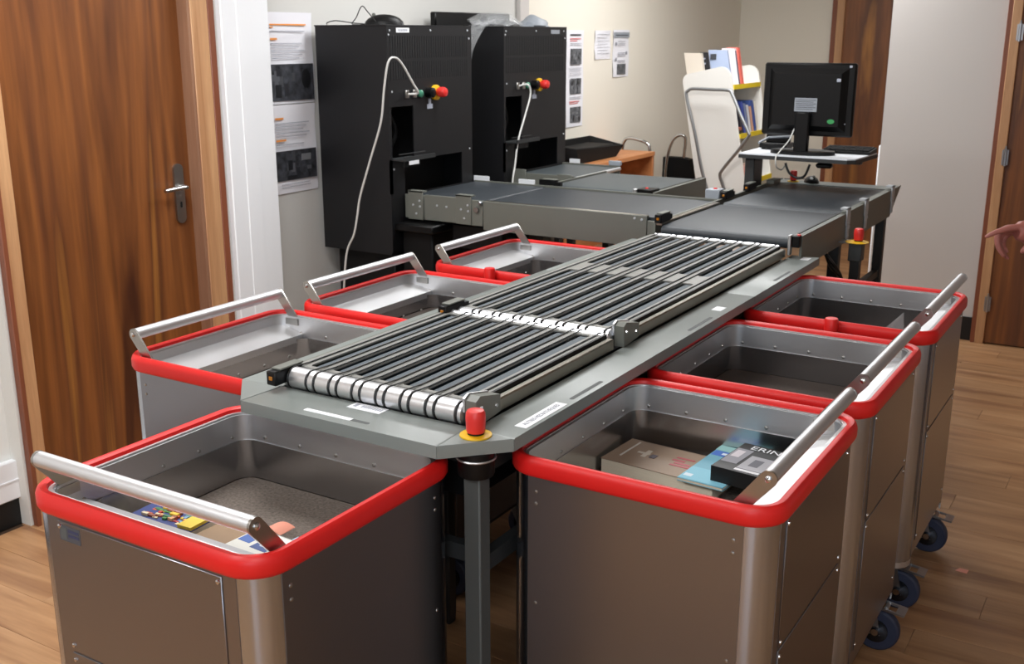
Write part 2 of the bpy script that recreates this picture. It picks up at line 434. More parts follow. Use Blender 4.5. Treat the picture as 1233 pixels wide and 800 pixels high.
# ---- door 2 (back wall of the recess)
d2 = struct('door_2', box(-1.05, -0.22, YF - 0.045, YF - 0.005, FZ + 0.005, 2.04, ch=0.002), 'door_wood')
obj('door_frame', box(-1.105, -1.045, YF - 0.075, YF, 0, 2.06, ch=0.002), 'pine', d2)
obj('door_frame', box(-0.225, -0.16, YF - 0.075, YF, 0, 2.06, ch=0.002), 'pine', d2)
obj('door_casing', box(-1.145, -1.105, YF - 0.07, YF, 0, 2.10, ch=0.002), 'casing_red', d2)
# ---- door 3 (right wall, hinges towards us)
d3 = struct('door_3', box(0.578, 1.40, YN - 0.028, YN - 0.002, FZ + 0.005, 2.04, ch=0.002), 'door_wood')
obj('door_frame', box(0.532, 0.578, YN - 0.05, YN, 0, 2.06, ch=0.002), 'pine', d3)
obj('door_frame', box(1.40, 1.45, YN - 0.05, YN, 0, 2.06, ch=0.002), 'pine', d3)
obj('door_casing', box(0.508, 0.532, YN - 0.046, YN, 0, 2.08, ch=0.002), 'casing_red', d3)
for z in (0.19, 0.99, 1.63, 1.86):
    h = MB().cyl((0.578, YN - 0.056, z - 0.045), (0.578, YN - 0.056, z + 0.045), 0.008, n=10).cyl((0.578, YN - 0.056, z + 0.045), (0.578, YN - 0.056, z + 0.06), 0.005, n=8).box(0.562, 0.594, YN - 0.054, YN - 0.049, z - 0.04, z + 0.04)
    obj('hinge', h, 'zinc', d3)
# ---- ceiling light fixtures (the lamps hang just below their diffusers)
PLACE = ['over the left bins', 'over the black cabinets', 'over the wooden desk', 'behind the camera on the left', 'behind the camera on the right']
for (x, y, wt), where in zip(PANELS, PLACE):
    t = thing('ceiling_light', 'white rectangular ceiling light panel ' + where, 'ceiling light', (x, y, CEIL), 'ceiling light panels')
    mb = MB()
    for q in ((x - 0.61, x + 0.61, y - 0.31, y - 0.29), (x - 0.61, x + 0.61, y + 0.29, y + 0.31), (x - 0.61, x - 0.59, y - 0.29, y + 0.29), (x + 0.59, x + 0.61, y - 0.29, y + 0.29)): mb.box(*q, CEIL - 0.02, CEIL)
    obj('frame', mb, 'gloss_white', t)
    obj('diffuser', box(x - 0.59, x + 0.59, y - 0.29, y + 0.29, CEIL - 0.012, CEIL - 0.004), 'lamp_diffuser', t)
# ================================================================== BOOK BINS
HX, HY = 0.295, 0.28
def sweep(poly_fn, prof, closed_n):
    """rounded rectangle path: poly_fn(inset) gives matching outlines, prof is a list of (inset, z)"""
    rings = [poly_fn(i) for i, z in prof]; n = len(rings[0]); mb = MB(); vs = []; k = len(prof)
    for q in range(k):
        for p in rings[q]: vs.append((p[0], p[1], prof[q][1]))
    fs = []
    for q in range(k):
        q2 = (q + 1) % k
        if q2 == 0 and not closed_n: break
        for i in range(n):
            j = (i + 1) % n; fs.append((q * n + i, q * n + j, q2 * n + j, q2 * n + i))
    return mb.add(vs, fs)
def outline(r0, yextra=0.0, n=7):
    return lambda i: rrect(-HX + i, HX - i, -HY + i + (yextra if i > 0.03 else 0), HY - i, max(r0 - i, 0.004), n)
def make_bin(label):
    t = thing('book_bin', label, 'bin', (0, 0, 0), 'wheeled metal book bins around the sorter')
    def part(nm, mb, m, par):
        mb.v = [(v[0], v[1], v[2] + (.04 if v[2] > .25 else 0)) for v in mb.v]   # body height above the casters
        return obj(nm, mb, m, par, ground=False)
    ZB, ZT = 0.182, 0.815
    e = 0.012
    for sx in (-1, 1):
        for sy_ in (-1, 1):
            R = 0.056; cx, cy_ = sx * (HX - e - R), sy_ * (HY - e - R); po = []; pi_ = []
            for k in range(9):
                a = PI / 2 * k / 8; c_, s_ = math.cos(a) * sx, math.sin(a) * sy_
                rr = R + (0.0015 if k in (3, 5) else 0)
                po.append((cx + c_ * rr, cy_ + s_ * rr)); pi_.append((cx + c_ * (R - 0.004), cy_ + s_ * (R - 0.004)))
            p = part('corner_post', MB().prism(po + pi_[::-1], ZB - 0.01, ZT, 'z'), 'alu_post', t)
            part('post_cap', MB().prism(po + pi_[::-1], ZB - 0.028, ZB - 0.01, 'z'), 'lip_metal', p)
    w_ = HX - e - 0.056; d_ = HY - e - 0.056
    part('side_panel', box(-w_ - .006, w_ + .006, HY - e - .003, HY - e + .0012, ZB, ZT), 'galv', t)
    fr = part('side_panel', box(-w_ - .006, w_ + .006, -HY + e + .003, -HY + e - .0005, ZB, ZT), 'galv', t)
    for sx in (-1, 1): part('side_panel', box(sx * (HX - e - .003), sx * (HX - e + .0012), -d_ - .006, d_ + .006, ZB, ZT), 'galv', t)
    part('access_panel', MB().box(-.203, .203, -HY + e - .0028, -HY + e, .524, .784, ch=.0012), 'galv', fr)
    part('access_panel', MB().box(-.203, .203, -HY + e - .0028, -HY + e, .22, .519, ch=.0012), 'galv', fr)
    mb = MB()
    for x in (-.196, .196):
        for z in (.774, .535, .505, .235): mb.lathe((x, -HY + e - .0028, z), [(.0048, 0), (.0042, .002), (.002, .003)], 10, (0, -1, 0))
    stuff(part('screw', mb, 'chrome', fr))
    mb = MB()
    for sx in (-1, 1):
        for sy_ in (-1, 1):
            for z in (.76, .735, .52, .25): mb.lathe((sx * (HX - e + .001), sy_ * (d_ - .012), z), [(.0042, 0), (.0036, .0016), (.0016, .0024)], 8, (sx, 0, 0))
        for x in (-.2, -.1, 0, .1, .2):
            pass
    # rivets along the inside lip
    for k in range(5):
        u = -.2 + .1 * k
        mb.lathe((u, HY - .0335, .771), [(.0046, 0), (.004, .002), (.0018, .003)], 8, (0, -1, 0))
        v = -.17 + .095 * k
        for sx in (-1, 1): mb.lathe((sx * (HX - .0335), v, .771), [(.0046, 0), (.004, .002), (.0018, .003)], 8, (-sx, 0, 0))
        mb.lathe((u, -HY + .1155, .715), [(.0046, 0), (.004, .002), (.0018, .003)], 8, (0, 1, 0))
    stuff(part('rivet', mb, 'steel_brushed', t))
    # red rubber rim
    ol = outline(.072)
    prof = [(0.010, .790), (0.004, .793), (0.0005, .800), (0.0005, .818), (0.003, .826), (0.008, .831), (0.015, .831), (0.0205, .828), (0.023, .820), (0.023, .790)]
    part('rim', sweep(ol, prof, True), 'red_rubber', t)
    # aluminium flange just inside the rim, wider on the handle side
    fo = lambda i: rrect(-HX + i, HX - i, -HY + i + (.003 if i > .025 else 0), HY - i, max(.072 - i, .004), 7)
    part('rim_flange', sweep(fo, [(.0225, .818), (.0225, .8215), (.0285, .8215), (.0285, .818)], True), 'lip_metal', t)
    lo = outline(.072)
    part('inner_lip', sweep(lo, [(.0275, .757), (.0275, .8175), (.0335, .8175), (.0335, .757)], True), 'lip_metal', t)
    # liner with the recessed handle pocket
    li = lambda i: rrect(-HX + .036 + i, HX - .036 - i, -HY + .1155 + i, HY - .036 - i, .036 - i, 7)
    part('liner', sweep(li, [(-.002, .2), (-.002, .76), (.0, .76), (.0, .2)], True), 'galv_in', t)
    part('pocket_ledge', MB().prism([(-HY + .030, .793), (-HY + .117, .770), (-HY + .117, .750), (-HY + .1155, .750), (-HY + .1155, .7675), (-HY + .030, .790)], -HX + .034, HX - .034, 'x'), 'lip_metal', t)
    part('base_plate', MB().prism(rrect(-HX + .016, HX - .016, -HY + .016, HY - .016, .05), .168, .188), 'leg_dark', t)
    obj('floor_mat', MB().prism(rrect(-HX + .038, HX - .038, -HY + .1185, HY - .038, .034), -.012, 0), 'carpet_mat', t, ground=False)
    # handle
    hb = part('handle', MB().cyl((-.262, -.25, .88), (.262, -.25, .88), .0145, n=20), 'alu_bar', t)
    for s in (-1, 1):
        poly = []
        a0 = math.atan2(.88 - .802, -.25 + .188)
        for k in range(7):
            a = a0 - PI / 2 + PI * k / 6; poly.append((-.25 + .0155 * math.cos(a), .88 + .0155 * math.sin(a)))
        for k in range(7):
            a = a0 + PI / 2 + PI * k / 6; poly.append((-.188 + .013 * math.cos(a), .802 + .013 * math.sin(a)))
        xo = s * .262; xi = s * .267
        part('handle_bracket', MB().prism(poly, xo, xi, 'x'), 'steel_brushed', hb)
        part('bracket_strap', MB().prism([(-.262, .793), (-.178, .793), (-.178, .812), (-.262, .812)], s * .2575, s * .2618, 'x'), 'steel_brushed', hb)
        sc = MB()
        for q in ((-.25, .88), (-.188, .802), (-.252, .802)): sc.lathe((xi, q[0], q[1]), [(.0065, 0), (.006, .003), (.003, .005)], 10, (s, 0, 0))
        stuff(part('bolt', sc, 'chrome', hb))
    for sx in (-1, 1):
        for sy_ in (-1, 1):
            x, y = sx * .215, sy_ * .205; oy = -.035 if sy_ < 0 else .035
            f = MB().box(x - .04, x + .04, y - .045, y + .045, .162, .168).cyl((x, y, .145), (x, y, .162), .028)
            for q in (-.021, .021):
                f.prism([(y - .028, .150), (y + .028, .150), (y + oy + .014, .052), (y + oy - .014, .052)], x + q - .0015, x + q + .0015, 'x')
            f.box(x - .0225, x + .0225, y - .028, y + .028, .142, .150)
            c = part('caster', f, 'zinc', t)
            wc = (x, y + oy, .0625)
            part('wheel', MB().lathe((wc[0] - .016, wc[1], wc[2]), [(.03, 0), (.056, 0), (.0615, .005), (.0625, .011), (.0625, .021), (.0615, .027), (.056, .032), (.03, .032)], 28, (1, 0, 0)), 'navy_rubber', c)
            part('hub', MB().lathe((wc[0] - .024, wc[1], wc[2]), [(.012, 0), (.016, .002), (.034, .004), (.034, .044), (.016, .046), (.012, .048)], 20, (1, 0, 0)), 'hub_dark', c)
            part('axle_bolt', MB().cyl((wc[0] - .03, wc[1], wc[2]), (wc[0] + .03, wc[1], wc[2]), .010, n=10), 'chrome', c)
            if sy_ < 0:
                g = y + oy
                pd = MB()
                for q in (-.026, .020): pd.prism([(g + .05, .140), (g - .062, .128), (g - .066, .133), (g + .05, .148)], x + q, x + q + .006, 'x')
                pd.prism([(g - .050, .1293), (g - .072, .127), (g - .074, .132), (g - .050, .1355)], x - .026, x + .026, 'x')
                pd.prism([(g - .018, .1325), (g - .028, .1315), (g - .028, .137), (g - .018, .139)], x - .026, x + .026, 'x')
                part('brake_pedal', pd, 'zinc', c)
    return t
bin0 = make_bin('metal book bin nearest the camera on the left, comic album and salmon card inside')
BINS = [  # centre x, y, turn, mat height, label
    (-0.055, -0.30, 0, .672, None),
    (0.58, 0.31, 90, .662, 'metal book bin nearest on the right, holding a thick beige book and a black book'),
    (0.58, 0.95, 90, .690, 'empty metal book bin with red rim, middle of the three on the right'),
    (0.58, 1.643, 90, .640, 'metal book bin farthest of the three on the right, clear film at its corner'),
    (-0.60, 0.37, -90, .700, 'metal book bin with red rim standing beside the wooden door with the lever handle'),
    (-0.60, 1.02, -90, .715, 'metal book bin with red rim, middle of the three along the left side'),
    (-0.60, 1.715, -90, .700, 'metal book bin with red rim, farthest on the left in front of the black cabinets'),
]
bins = []
for i, (x, y, a, mz, lab) in enumerate(BINS):
    o = bin0 if i == 0 else copy_tree(bin0)
    if lab: o['label'] = lab
    o.location = (x, y, FZ); o.rotation_euler = (0, 0, math.radians(a))
    for ch in kids(o, 'floor_mat'):
        ch.location.z = mz - FZ
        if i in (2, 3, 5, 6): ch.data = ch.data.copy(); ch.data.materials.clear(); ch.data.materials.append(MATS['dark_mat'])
    bins.append(o)
# rubber bumpers on the near side of the two farthest bins
obj('bumper', MB().lathe((-HX - .018, -.005, .828), [(.019, 0), (.0195, .052), (.017, .057), (.006, .058)], 18), 'red_rubber', bins[3])
obj('bumper', MB().lathe((HX + .018, -.005, .828), [(.019, 0), (.0195, .052), (.017, .057), (.006, .058)], 18), 'red_rubber', bins[6])
# sticker on the nearest bin
st = obj('sticker', box(-.198, -.142, -HY + .0088, -HY + .0096, .788, .818), 'ink_dark', bins[0]); st['label'] = 'dark sticker with pale logo block'
obj('sticker_print', MB().box(-.194, -.178, -HY + .0083, -HY + .0088, .792, .814), 'slot_grey', st)
obj('sticker_print', MB().box(-.174, -.146, -HY + .0083, -HY + .0088, .798, .803).box(-.174, -.146, -HY + .0083, -HY + .0088, .807, .812), 'ink_navy', st)
# ================================================================== SORTING TABLE (banded roller section)
so = thing('book_sorter', 'long grey sorting table with black bands over chrome rollers and a red emergency stop', 'sorter', (0, 1.0, 0))
ZC = .877
def plate(poly, m='cover_grey', name='cover_plate', t=.026):
    g = .0006; cx = sum(p[0] for p in poly) / len(poly); cy_ = sum(p[1] for p in poly) / len(poly)
    def ins(d): return [(p[0] + (cx - p[0]) / max(1e-6, math.hypot(cx - p[0], cy_ - p[1])) * d, p[1] + (cy_ - p[1]) / max(1e-6, math.hypot(cx - p[0], cy_ - p[1])) * d) for p in poly]
    a, b_ = ins(g), ins(g + .0022); n = len(poly)
    vs = [(p[0], p[1], ZC - t) for p in a] + [(p[0], p[1], ZC - .0015) for p in a] + [(p[0], p[1], ZC) for p in b_]
    fs = [tuple(range(n))[::-1], tuple(range(2 * n, 3 * n))]
    for k in (0, 1): fs += [(k * n + i, k * n + (i + 1) % n, (k + 1) * n + (i + 1) % n, (k + 1) * n + i) for i in range(n)]
    return obj(name, MB().add(vs, fs), m, so)
front_plate = plate([(-.251, -.122), (.251, -.122), (.243, -.004), (-.243, -.004)])
corner_r = plate([(.251, -.122), (.354, -.014), (.243, -.004)])
plate([(-.354, -.014), (-.251, -.122), (-.243, -.004)])
side_1 = plate([(.258, -.012), (.354, -.013), (.354, 1.343), (.258, 1.343)])
side_2 = plate([(.258, 1.344), (.354, 1.344), (.354, 2.008), (.258, 2.008)])
plate([(-.354, -.013), (-.243, -.012), (-.243, 1.343), (-.354, 1.343)])
plate([(-.354, 1.344), (-.243, 1.344), (-.243, 2.008), (-.354, 2.008)])
for y0, y1, par in ((.245, .388, side_1), (.884, 1.046, side_1), (1.573, 1.736, side_2)):
    obj('grip_slot', MB().prism(rrect(.331, .341, y0, y1, .0045, 3), ZC - .001, ZC + .0004), 'slot_grey', par)
obj('grip_slot', MB().prism(rrect(-.095, .068, -.097, -.087, .0045, 3), ZC - .001, ZC + .0004), 'slot_grey', front_plate)
l = obj('label_strip', MB().box(-.097, .024, -.0985, -.0865, ZC, ZC + .0010), 'label_white', front_plate)
l = obj('label_tag', MB().box(-.034, .050, -.020 - .018, .012 - .018, ZC, ZC + .0008), 'label_white', front_plate); l['label'] = 'white tag with faint grey lettering'
mb = MB()
for k in range(9): mb.box(-.008 + k * .006, -.004 + k * .006, -.026, -.015, ZC + .0008, ZC + .0011)
mb.box(-.027, -.018, -.028, -.012, ZC + .0008, ZC + .0011)
obj('tag_print', mb, 'ink_grey', front_plate)
l = obj('label_tag', MB().box(.3185, .3455, .046, .213, ZC, ZC + .0008), 'label_white', side_1); l['label'] = 'white tag reading AUTRES MEDIATHEQUES'
text('tag_print', 'AUTRES MEDIATHEQUES', .0150, frame4((.332, .1295, ZC + .0010), (0, 1, 0), (-1, 0, 0)), 'ink_grey', side_1, sx=.84)
for y, par in ((1.145, side_1), (1.963, side_2)):
    obj('code_tag', MB().box(.305, .333, y - .022, y + .022, ZC, ZC + .0008), 'label_white', par)
# deck, slots, bars, cords, rollers
NB = 7; X0, PP = -.222, .0627
def xc(k): return X0 + PP * k
ZD = .915
obj('deck_well', box(-.243, .235, .0, 1.95, .862, .868), 'well_black', so)
def deck(y0, y1, slots):
    mb = MB()
    for k in range(NB + 1):
        a = xc(k) - .013 if k else -.240; b_ = xc(k) + .013 if k < NB else .232
        mb.box(a, b_, y0, y1, ZD - .004, ZD)
    ys = [y0]
    for s0, s1 in slots: ys += [s0, s1]
    ys.append(y1)
    for i in range(0, len(ys), 2):
        for k in range(NB):
            x0, x1 = xc(k) + .013, xc(k + 1) - .013; r_ = .009
            if ys[i + 1] > ys[i] + .001:
                mb.box(x0, x1, ys[i], ys[i + 1], ZD - .004, ZD)
            for yy, sg in ((ys[i], -1), (ys[i + 1], 1)):
                if abs(yy - y0) > .001 and abs(yy - y1) > .001:
                    for xx, sx in ((x0, 1), (x1, -1)):
                        po = [(xx, yy), (xx, yy + sg * r_)] + [(xx + sx * (r_ - r_ * math.cos(q * PI / 8)), yy + sg * (r_ - r_ * math.sin(q * PI / 8))) for q in range(1, 5)]
                        mb.prism(po, ZD - .004, ZD)
    d = obj('deck_plate', mb, 'deck_grey', so)
    for s0, s1 in slots:
        for k in range(NB):
            x0, x1 = xc(k) + .013, xc(k + 1) - .013
            obj('slot_bar', MB().box(x0 + .009, x1 - .001, s0 + .006, s1 - .006, .880, ZD - .003, ch=.004), 'bar_bluegrey', d)
deck(.038, .605, [(.050, .590)])
deck(.671, 1.935, [(.688, 1.245), (1.355, 1.915)])
def roller(y, r, z):
    prof = []; xs = []
    for k in range(NB + 1):
        for s in ((-.0105, .0105) if 0 < k < NB else ((0,))): xs.append(xc(k) + s)
    mb = MB(); pr_ = [(r * .55, -.236), (r, -.232)]
    for x in xs: pr_ += [(r, x - .004), (r - .003, x - .0025), (r - .003, x + .0025), (r, x + .004)]
    pr_ += [(r, .228), (r * .55, .232)]
    mb.lathe((0, y, z), pr_, 22, (1, 0, 0))
    return obj('roller', mb, 'roller_chrome', so)
R1, R2, R3 = .014, .650, 1.945
roller(R1, .024, .896); roller(.613, .010, .909); roller(R2, .021, .899); roller(R3, .010, .909)
def cords(ya, ra, za, yb, rb, zb):
    for k in range(NB + 1):
        for s in ((-.0105, .0105) if 0 < k < NB else ((0,))):
            x = xc(k) + s; pts = []
            for q in range(7):
                a = -PI / 2 - (PI) * q / 6 * 1.0
                pts.append((x, ya + (ra - .0005) * math.cos(a), za + (ra - .0005) * math.sin(a)))
            pts[-1] = (x, ya, za + ra - .0005)
            pts += [(x, ya + .05, ZD + .0022), (x, (ya + yb) / 2, ZD + .002), (x, yb - .03, ZD + .0022)]
            for q in range(5):
                a = PI / 2 - PI * q / 4; pts.append((x, yb + (rb) * math.cos(a), zb + (rb) * math.sin(a)))
            obj('band', MB().tube(pts, .0018, 6), 'cord_black', so)
cords(R1, .024, .896, .613, .010, .909); cords(R2, .021, .899, R3, .010, .909)
# side rails and brackets
for y0, y1 in ((.085, .612), (.742, 1.935)):
    rl = obj('side_rail', MB().box(.238, .256, y0 - .02, y1, .880, .909, ch=.003), 'rail_beige', so)
    obj('rail_strip', MB().box(.230, .236, y0 - .02, y1, .885, .917), 'black_plastic', rl)
for y in (.0, .655):
    br = obj('end_bracket', MB().prism([(y, .878), (y + .085, .886), (y + .085, .922), (y + .012, .938), (y - .004, .930)], .236, .262, 'x'), 'frame_grey', so)
    obj('bracket_edge', MB().prism([(y - .006, .905), (y + .08, .922), (y + .08, .926), (y + .010, .941), (y - .006, .934)], .232, .237, 'x'), 'lip_metal', br)
    stuff(obj('bolt', MB().lathe((.262, y + .014, .914), [(.005, 0), (.004, .002)], 8, (1, 0, 0)).lathe((.262, y + .07, .903), [(.005, 0), (.004, .002)], 8, (1, 0, 0)), 'chrome', br))
obj('edge_rail', MB().box(-.250, -.241, .03, 1.94, .872, .914, ch=.002), 'frame_grey', so)
def sensor(x, y, z, parent, ang=0.0):
    M_ = Matrix.Translation((x, y, z)) @ Matrix.Rotation(ang, 4, 'Z')
    s = obj('sensor', MB().box(-.014, .014, -.028, .060, -.004, .028, ch=.003).box(-.010, .010, .06, .085, 0, .02).xf(M_), 'black_plastic', parent)
    obj('lens', MB().box(-.005, .005, -.0293, -.027, .008, .017, ch=.001).xf(M_), 'lens_amber', s)
    obj('sensor_cap', MB().box(-.012, .014, -.012, .062, .028, .032, ch=.001).xf(M_), 'frame_grey', s)
    return s
sensor(-.238, -.015, .893, so); sensor(-.230, .612, .905, so)
def estop(x, y, z, parent, s=1.0, name='emergency_stop'):
    b_ = obj(name, MB().lathe((x, y, z), [(.031 * s, 0), (.0315 * s, .001), (.031 * s, .003), (.022 * s, .004)], 28), 'estop_yellow', parent)
    obj('stop_neck', MB().lathe((x, y, z + .005), [(.0165 * s, -.002), (.0165 * s, .006), (.012 * s, .007)], 20), 'black_plastic', b_)
    obj('stop_button', MB().lathe((x, y, z + .008), [(.0175 * s, 0), (.0185 * s, .004), (.0195 * s, .028), (.0187 * s, .038), (.0160 * s, .043), (.010 * s, .0445), (.002, .0445)], 28), 'estop_red', b_)
    return b_
estop(.282, -.036, ZC, so)
obj('stop_housing', MB().lathe((.285, -.040, .800), [(.034, 0), (.036, .004), (.036, .05)], 24), 'black_plastic', so)
obj('housing_ring', MB().tube([(.285 + .0375 * math.cos(a * PI / 12), -.040 + .0375 * math.sin(a * PI / 12), .836) for a in range(24)], .0022, 6, closed=True), 'lip_metal', so)
obj('leg', MB().box(.266, .304, -.058, -.020, 0, .80, ch=.003), 'leg_grey', so)
obj('leg', MB().box(-.30, -.265, .0, .036, 0, .85, ch=.003), 'leg_dark', so)
for x in (-.278, .278):
    for y in (.66, 1.32, 1.91): obj('leg', MB().box(x - .016, x + .016, y - .018, y + .018, 0, .85, ch=.003), 'leg_dark', so)
    obj('frame_rail', MB().box(x - .012, x + .012, -.01, 1.94, .79, .852), 'leg_dark', so)
    obj('frame_rail', MB().box(x - .012, x + .012, .0, 1.94, .58, .615), 'leg_dark', so)
obj('cross_rail', MB().box(-.27, .27, -.005, .02, .585, .62), 'leg_dark', so)
obj('cross_rail', MB().box(-.27, .27, -.008, .02, .80, .851), 'leg_dark', so)
obj('drive_box', MB().box(-.24, .22, .05, 1.93, .70, .855), 'black_matte', so)
# ================================================================== BELT CONVEYORS
def bolts(pts, axis, r=.0055, parent=None):
    mb = MB()
    for p in pts: mb.lathe(p, [(r, 0), (r, .003), (r * .6, .004)], 8, axis)
    return stuff(obj('bolt', mb, 'bracket_light', parent))
def belt(name, x0, x1, y0, y1, z, parent, along, r=.02, m='belt_grey'):
    if along == 'y':
        pr_ = [(y0 + r - r * math.sin(a * PI / 6), z - r + r * math.cos(a * PI / 6)) for a in range(7)] + [(y1 - r + r * math.sin(PI - a * PI / 6), z - r + r * math.cos(PI - a * PI / 6)) for a in range(7)]
        return obj(name, MB().prism(pr_, x0, x1, 'x'), m, parent)
    pr_ = [(x0 + r - r * math.sin(a * PI / 6), z - r + r * math.cos(a * PI / 6)) for a in range(7)] + [(x1 - r + r * math.sin(PI - a * PI / 6), z - r + r * math.cos(PI - a * PI / 6)) for a in range(7)]
    return obj(name, MB().prism(pr_, y0, y1, 'y'), m, parent)
ZB_ = .941
# main belt beyond the sorter
mc = thing('belt_conveyor', 'wide dark belt conveyor running from the sorter to under the monitor table', 'conveyor', (0, 2.7, 0), 'flat belt conveyors')
belt('belt', -.225, .255, 1.975, 2.60, ZB_, mc, 'y'); belt('belt', -.225, .262, 2.602, 3.36, ZB_ + .003, mc, 'y')
obj('side_panel', MB().prism([(1.985, .835), (2.55, .835), (2.55, .951), (1.985, .951)], .288, .296, 'x'), 'frame_grey', mc)
obj('side_panel', MB().prism([(2.58, .835), (2.84, .835), (2.84, .954), (2.58, .954)], .288, .296, 'x'), 'frame_grey', mc)
obj('side_panel', MB().prism([(2.845, .835), (3.30, .835), (3.485, .954), (2.845, .954)], .288, .297, 'x'), 'frame_grey', mc)
obj('side_panel', MB().prism([(1.985, .835), (3.30, .835), (3.485, .951), (1.985, .951)], -.262, -.252, 'x'), 'frame_grey', mc)
obj('side_rail', MB().box(.262, .288, 1.99, 2.55, .938, .951, ch=.002), 'frame_grey', mc)
obj('rail_slot', MB().box(.268, .276, 2.02, 2.54, .951, .9535), 'black_plastic', mc)
obj('side_rail', MB().box(-.252, -.228, 1.99, 2.58, .938, .950, ch=.002), 'rail_beige', mc)
obj('edge_cap', MB().box(.268, .29, 2.58, 3.46, .940, .954, ch=.002), 'frame_grey', mc)
bxx = obj('end_box', MB().box(.266, .294, 1.960, 1.992, .912, .952, ch=.003), 'black_plastic', mc)
obj('end_clamp', MB().box(.256, .266, 1.950, 1.975, .885, .955, ch=.002), 'lip_metal', bxx)
obj('indicator', MB().lathe((.285, 1.982, .952), [(.007, 0), (.006, .004)], 10), 'estop_red', bxx)
obj('end_plate', MB().box(-.255, .29, 3.365, 3.485, .936, .946, ch=.002), 'cover_grey', mc)
for i, y in enumerate((2.565, 2.845, 3.31)):
    br = obj('clamp_bracket', MB().box(.297, .303, y - .024, y + .024, .905, .972, ch=.001).box(.297, .303, y - .012, y + .018, .850, .905, ch=.001).box(.274, .303, y - .024, y + .024, .966, .972), 'bracket_light', mc)
    bolts([(.302, y, .955), (.302, y - .01, .915), (.302, y + .012, .895), (.302, y, .862), (.302, y - .014, .878)], (1, 0, 0), .006, br)
sensor(-.240, 2.005, .952, mc); sensor(-.250, 2.70, .952, mc); sensor(-.250, 2.98, .952, mc)
obj('end_block', MB().box(-.262, -.225, 3.26, 3.36, .946, .966, ch=.003), 'frame_grey', mc)
estop(-.182, 3.415, .946, mc, .85)
for x, y in ((.275, 2.50), (.275, 3.24), (-.24, 2.30), (-.24, 3.24)): obj('leg', MB().box(x - .02, x + .02, y - .02, y + .02, 0, .838, ch=.003), 'leg_dark', mc)
obj('frame_rail', MB().box(.262, .288, 2.45, 3.22, .575, .605), 'leg_dark', mc)
obj('frame_rail', MB().box(-.253, -.227, 2.3, 3.22, .575, .605), 'leg_dark', mc)
pb = obj('stop_post', MB().box(.35, .385, 2.44, 2.475, .58, .80).box(.285, .385, 2.45, 2.468, .58, .61), 'leg_dark', mc)
obj('stop_case', MB().box(.343, .392, 2.432, 2.483, .79, .862, ch=.003), 'leg_grey', pb)
obj('stop_shelf', MB().box(.305, .372, 2.43, 2.49, .858, .862), 'zinc', pb)
estop(.372, 2.455, .862, mc, .95, 'emergency_stop')
obj('stop_disc', MB().lathe((.368, 2.453, .8615), [(.043, 0), (.043, .002), (.02, .0025)], 24), 'estop_yellow', mc)
for q in (0, 1): obj('cable', MB().tube(spline([(.24, 2.40 + q * .05, .84), (.30, 2.36, .80 - q * .02), (.33, 2.42, .72), (.31, 2.47, .62), (.30, 2.5, .5)], 6), .007, 6), 'cord_black', mc)
# conveyor 1: from the near black cabinet to the main belt
c1 = thing('belt_conveyor', 'grey cross conveyor leading from the near black cabinet, riveted front panel with two bracket plates', 'conveyor', (-.9, 2.4, 0), 'flat belt conveyors')
belt('belt', -1.495, -1.10, 2.135, 2.650, ZB_ + .002, c1, 'x', r=.008); belt('belt', -1.099, -.285, 2.135, 2.650, ZB_, c1, 'x', r=.008)
obj('end_roller', MB().cyl((-.272, 2.13, .932), (-.272, 2.66, .932), .010, n=14), 'roller_chrome', c1)
obj('side_panel', MB().box(-1.495, -1.395, 2.112, 2.122, .846, .948, ch=.001), 'frame_grey', c1)
obj('side_panel', MB().box(-1.392, -1.212, 2.112, 2.122, .843, .952, ch=.001), 'frame_grey', c1)
obj('side_panel', MB().box(-1.209, -1.092, 2.112, 2.122, .840, .948, ch=.001), 'frame_grey', c1)
obj('side_panel', MB().box(-1.089, -.345, 2.112, 2.122, .826, .947, ch=.001), 'frame_grey', c1)
obj('side_panel', MB().box(-.342, -.27, 2.112, 2.122, .84, .930, ch=.001), 'frame_grey', c1)
obj('side_panel', MB().box(-1.495, -.27, 2.662, 2.672, .84, .948), 'frame_grey', c1)
obj('edge_rail', MB().box(-1.085, -.345, 2.122, 2.133, .935, .949, ch=.001), 'rail_beige', c1)
for x in (-1.435, -1.185):
    br = obj('bracket_plate', MB().box(x - .04, x + .038, 2.106, 2.112, .842, .966, ch=.001).box(x - .04, x + .038, 2.106, 2.14, .960, .966), 'frame_grey', c1)
    bolts([(x + .022, 2.106, .925), (x - .012, 2.106, .905), (x + .024, 2.106, .900), (x + .004, 2.106, .868)], (0, -1, 0), .005, br)
bolts([(-1.325, 2.112, .910), (-1.275, 2.112, .908), (-.395, 2.112, .935), (-.365, 2.112, .932)], (0, -1, 0), .005, c1)
obj('tension_knob', MB().lathe((-1.10, 2.112, .938), [(.009, 0), (.009, .012), (.006, .016)], 12, (0, -1, 0)).lathe((-1.118, 2.106, .910), [(.012, 0), (.011, .008)], 12, (0, -1, 0)), 'zinc', c1)
for x in (-1.46, -1.21): obj('edge_tag', MB().box(x - .042, x + .042, 2.668, 2.676, .944, .968), 'label_white', c1)
sensor(-1.12, 2.69, .945, c1, -PI / 2)
for x, y in ((-1.05, 2.18), (-1.05, 2.60), (-.42, 2.60)): obj('leg', MB().box(x - .02, x + .02, y - .02, y + .02, 0, .83, ch=.003), 'cover_grey', c1)
obj('drive_motor', MB().box(-1.28, -1.02, 2.15, 2.45, .72, .835, ch=.01).cyl((-1.0, 2.2, .77), (-.9, 2.2, .77), .05), 'black_plastic', c1)
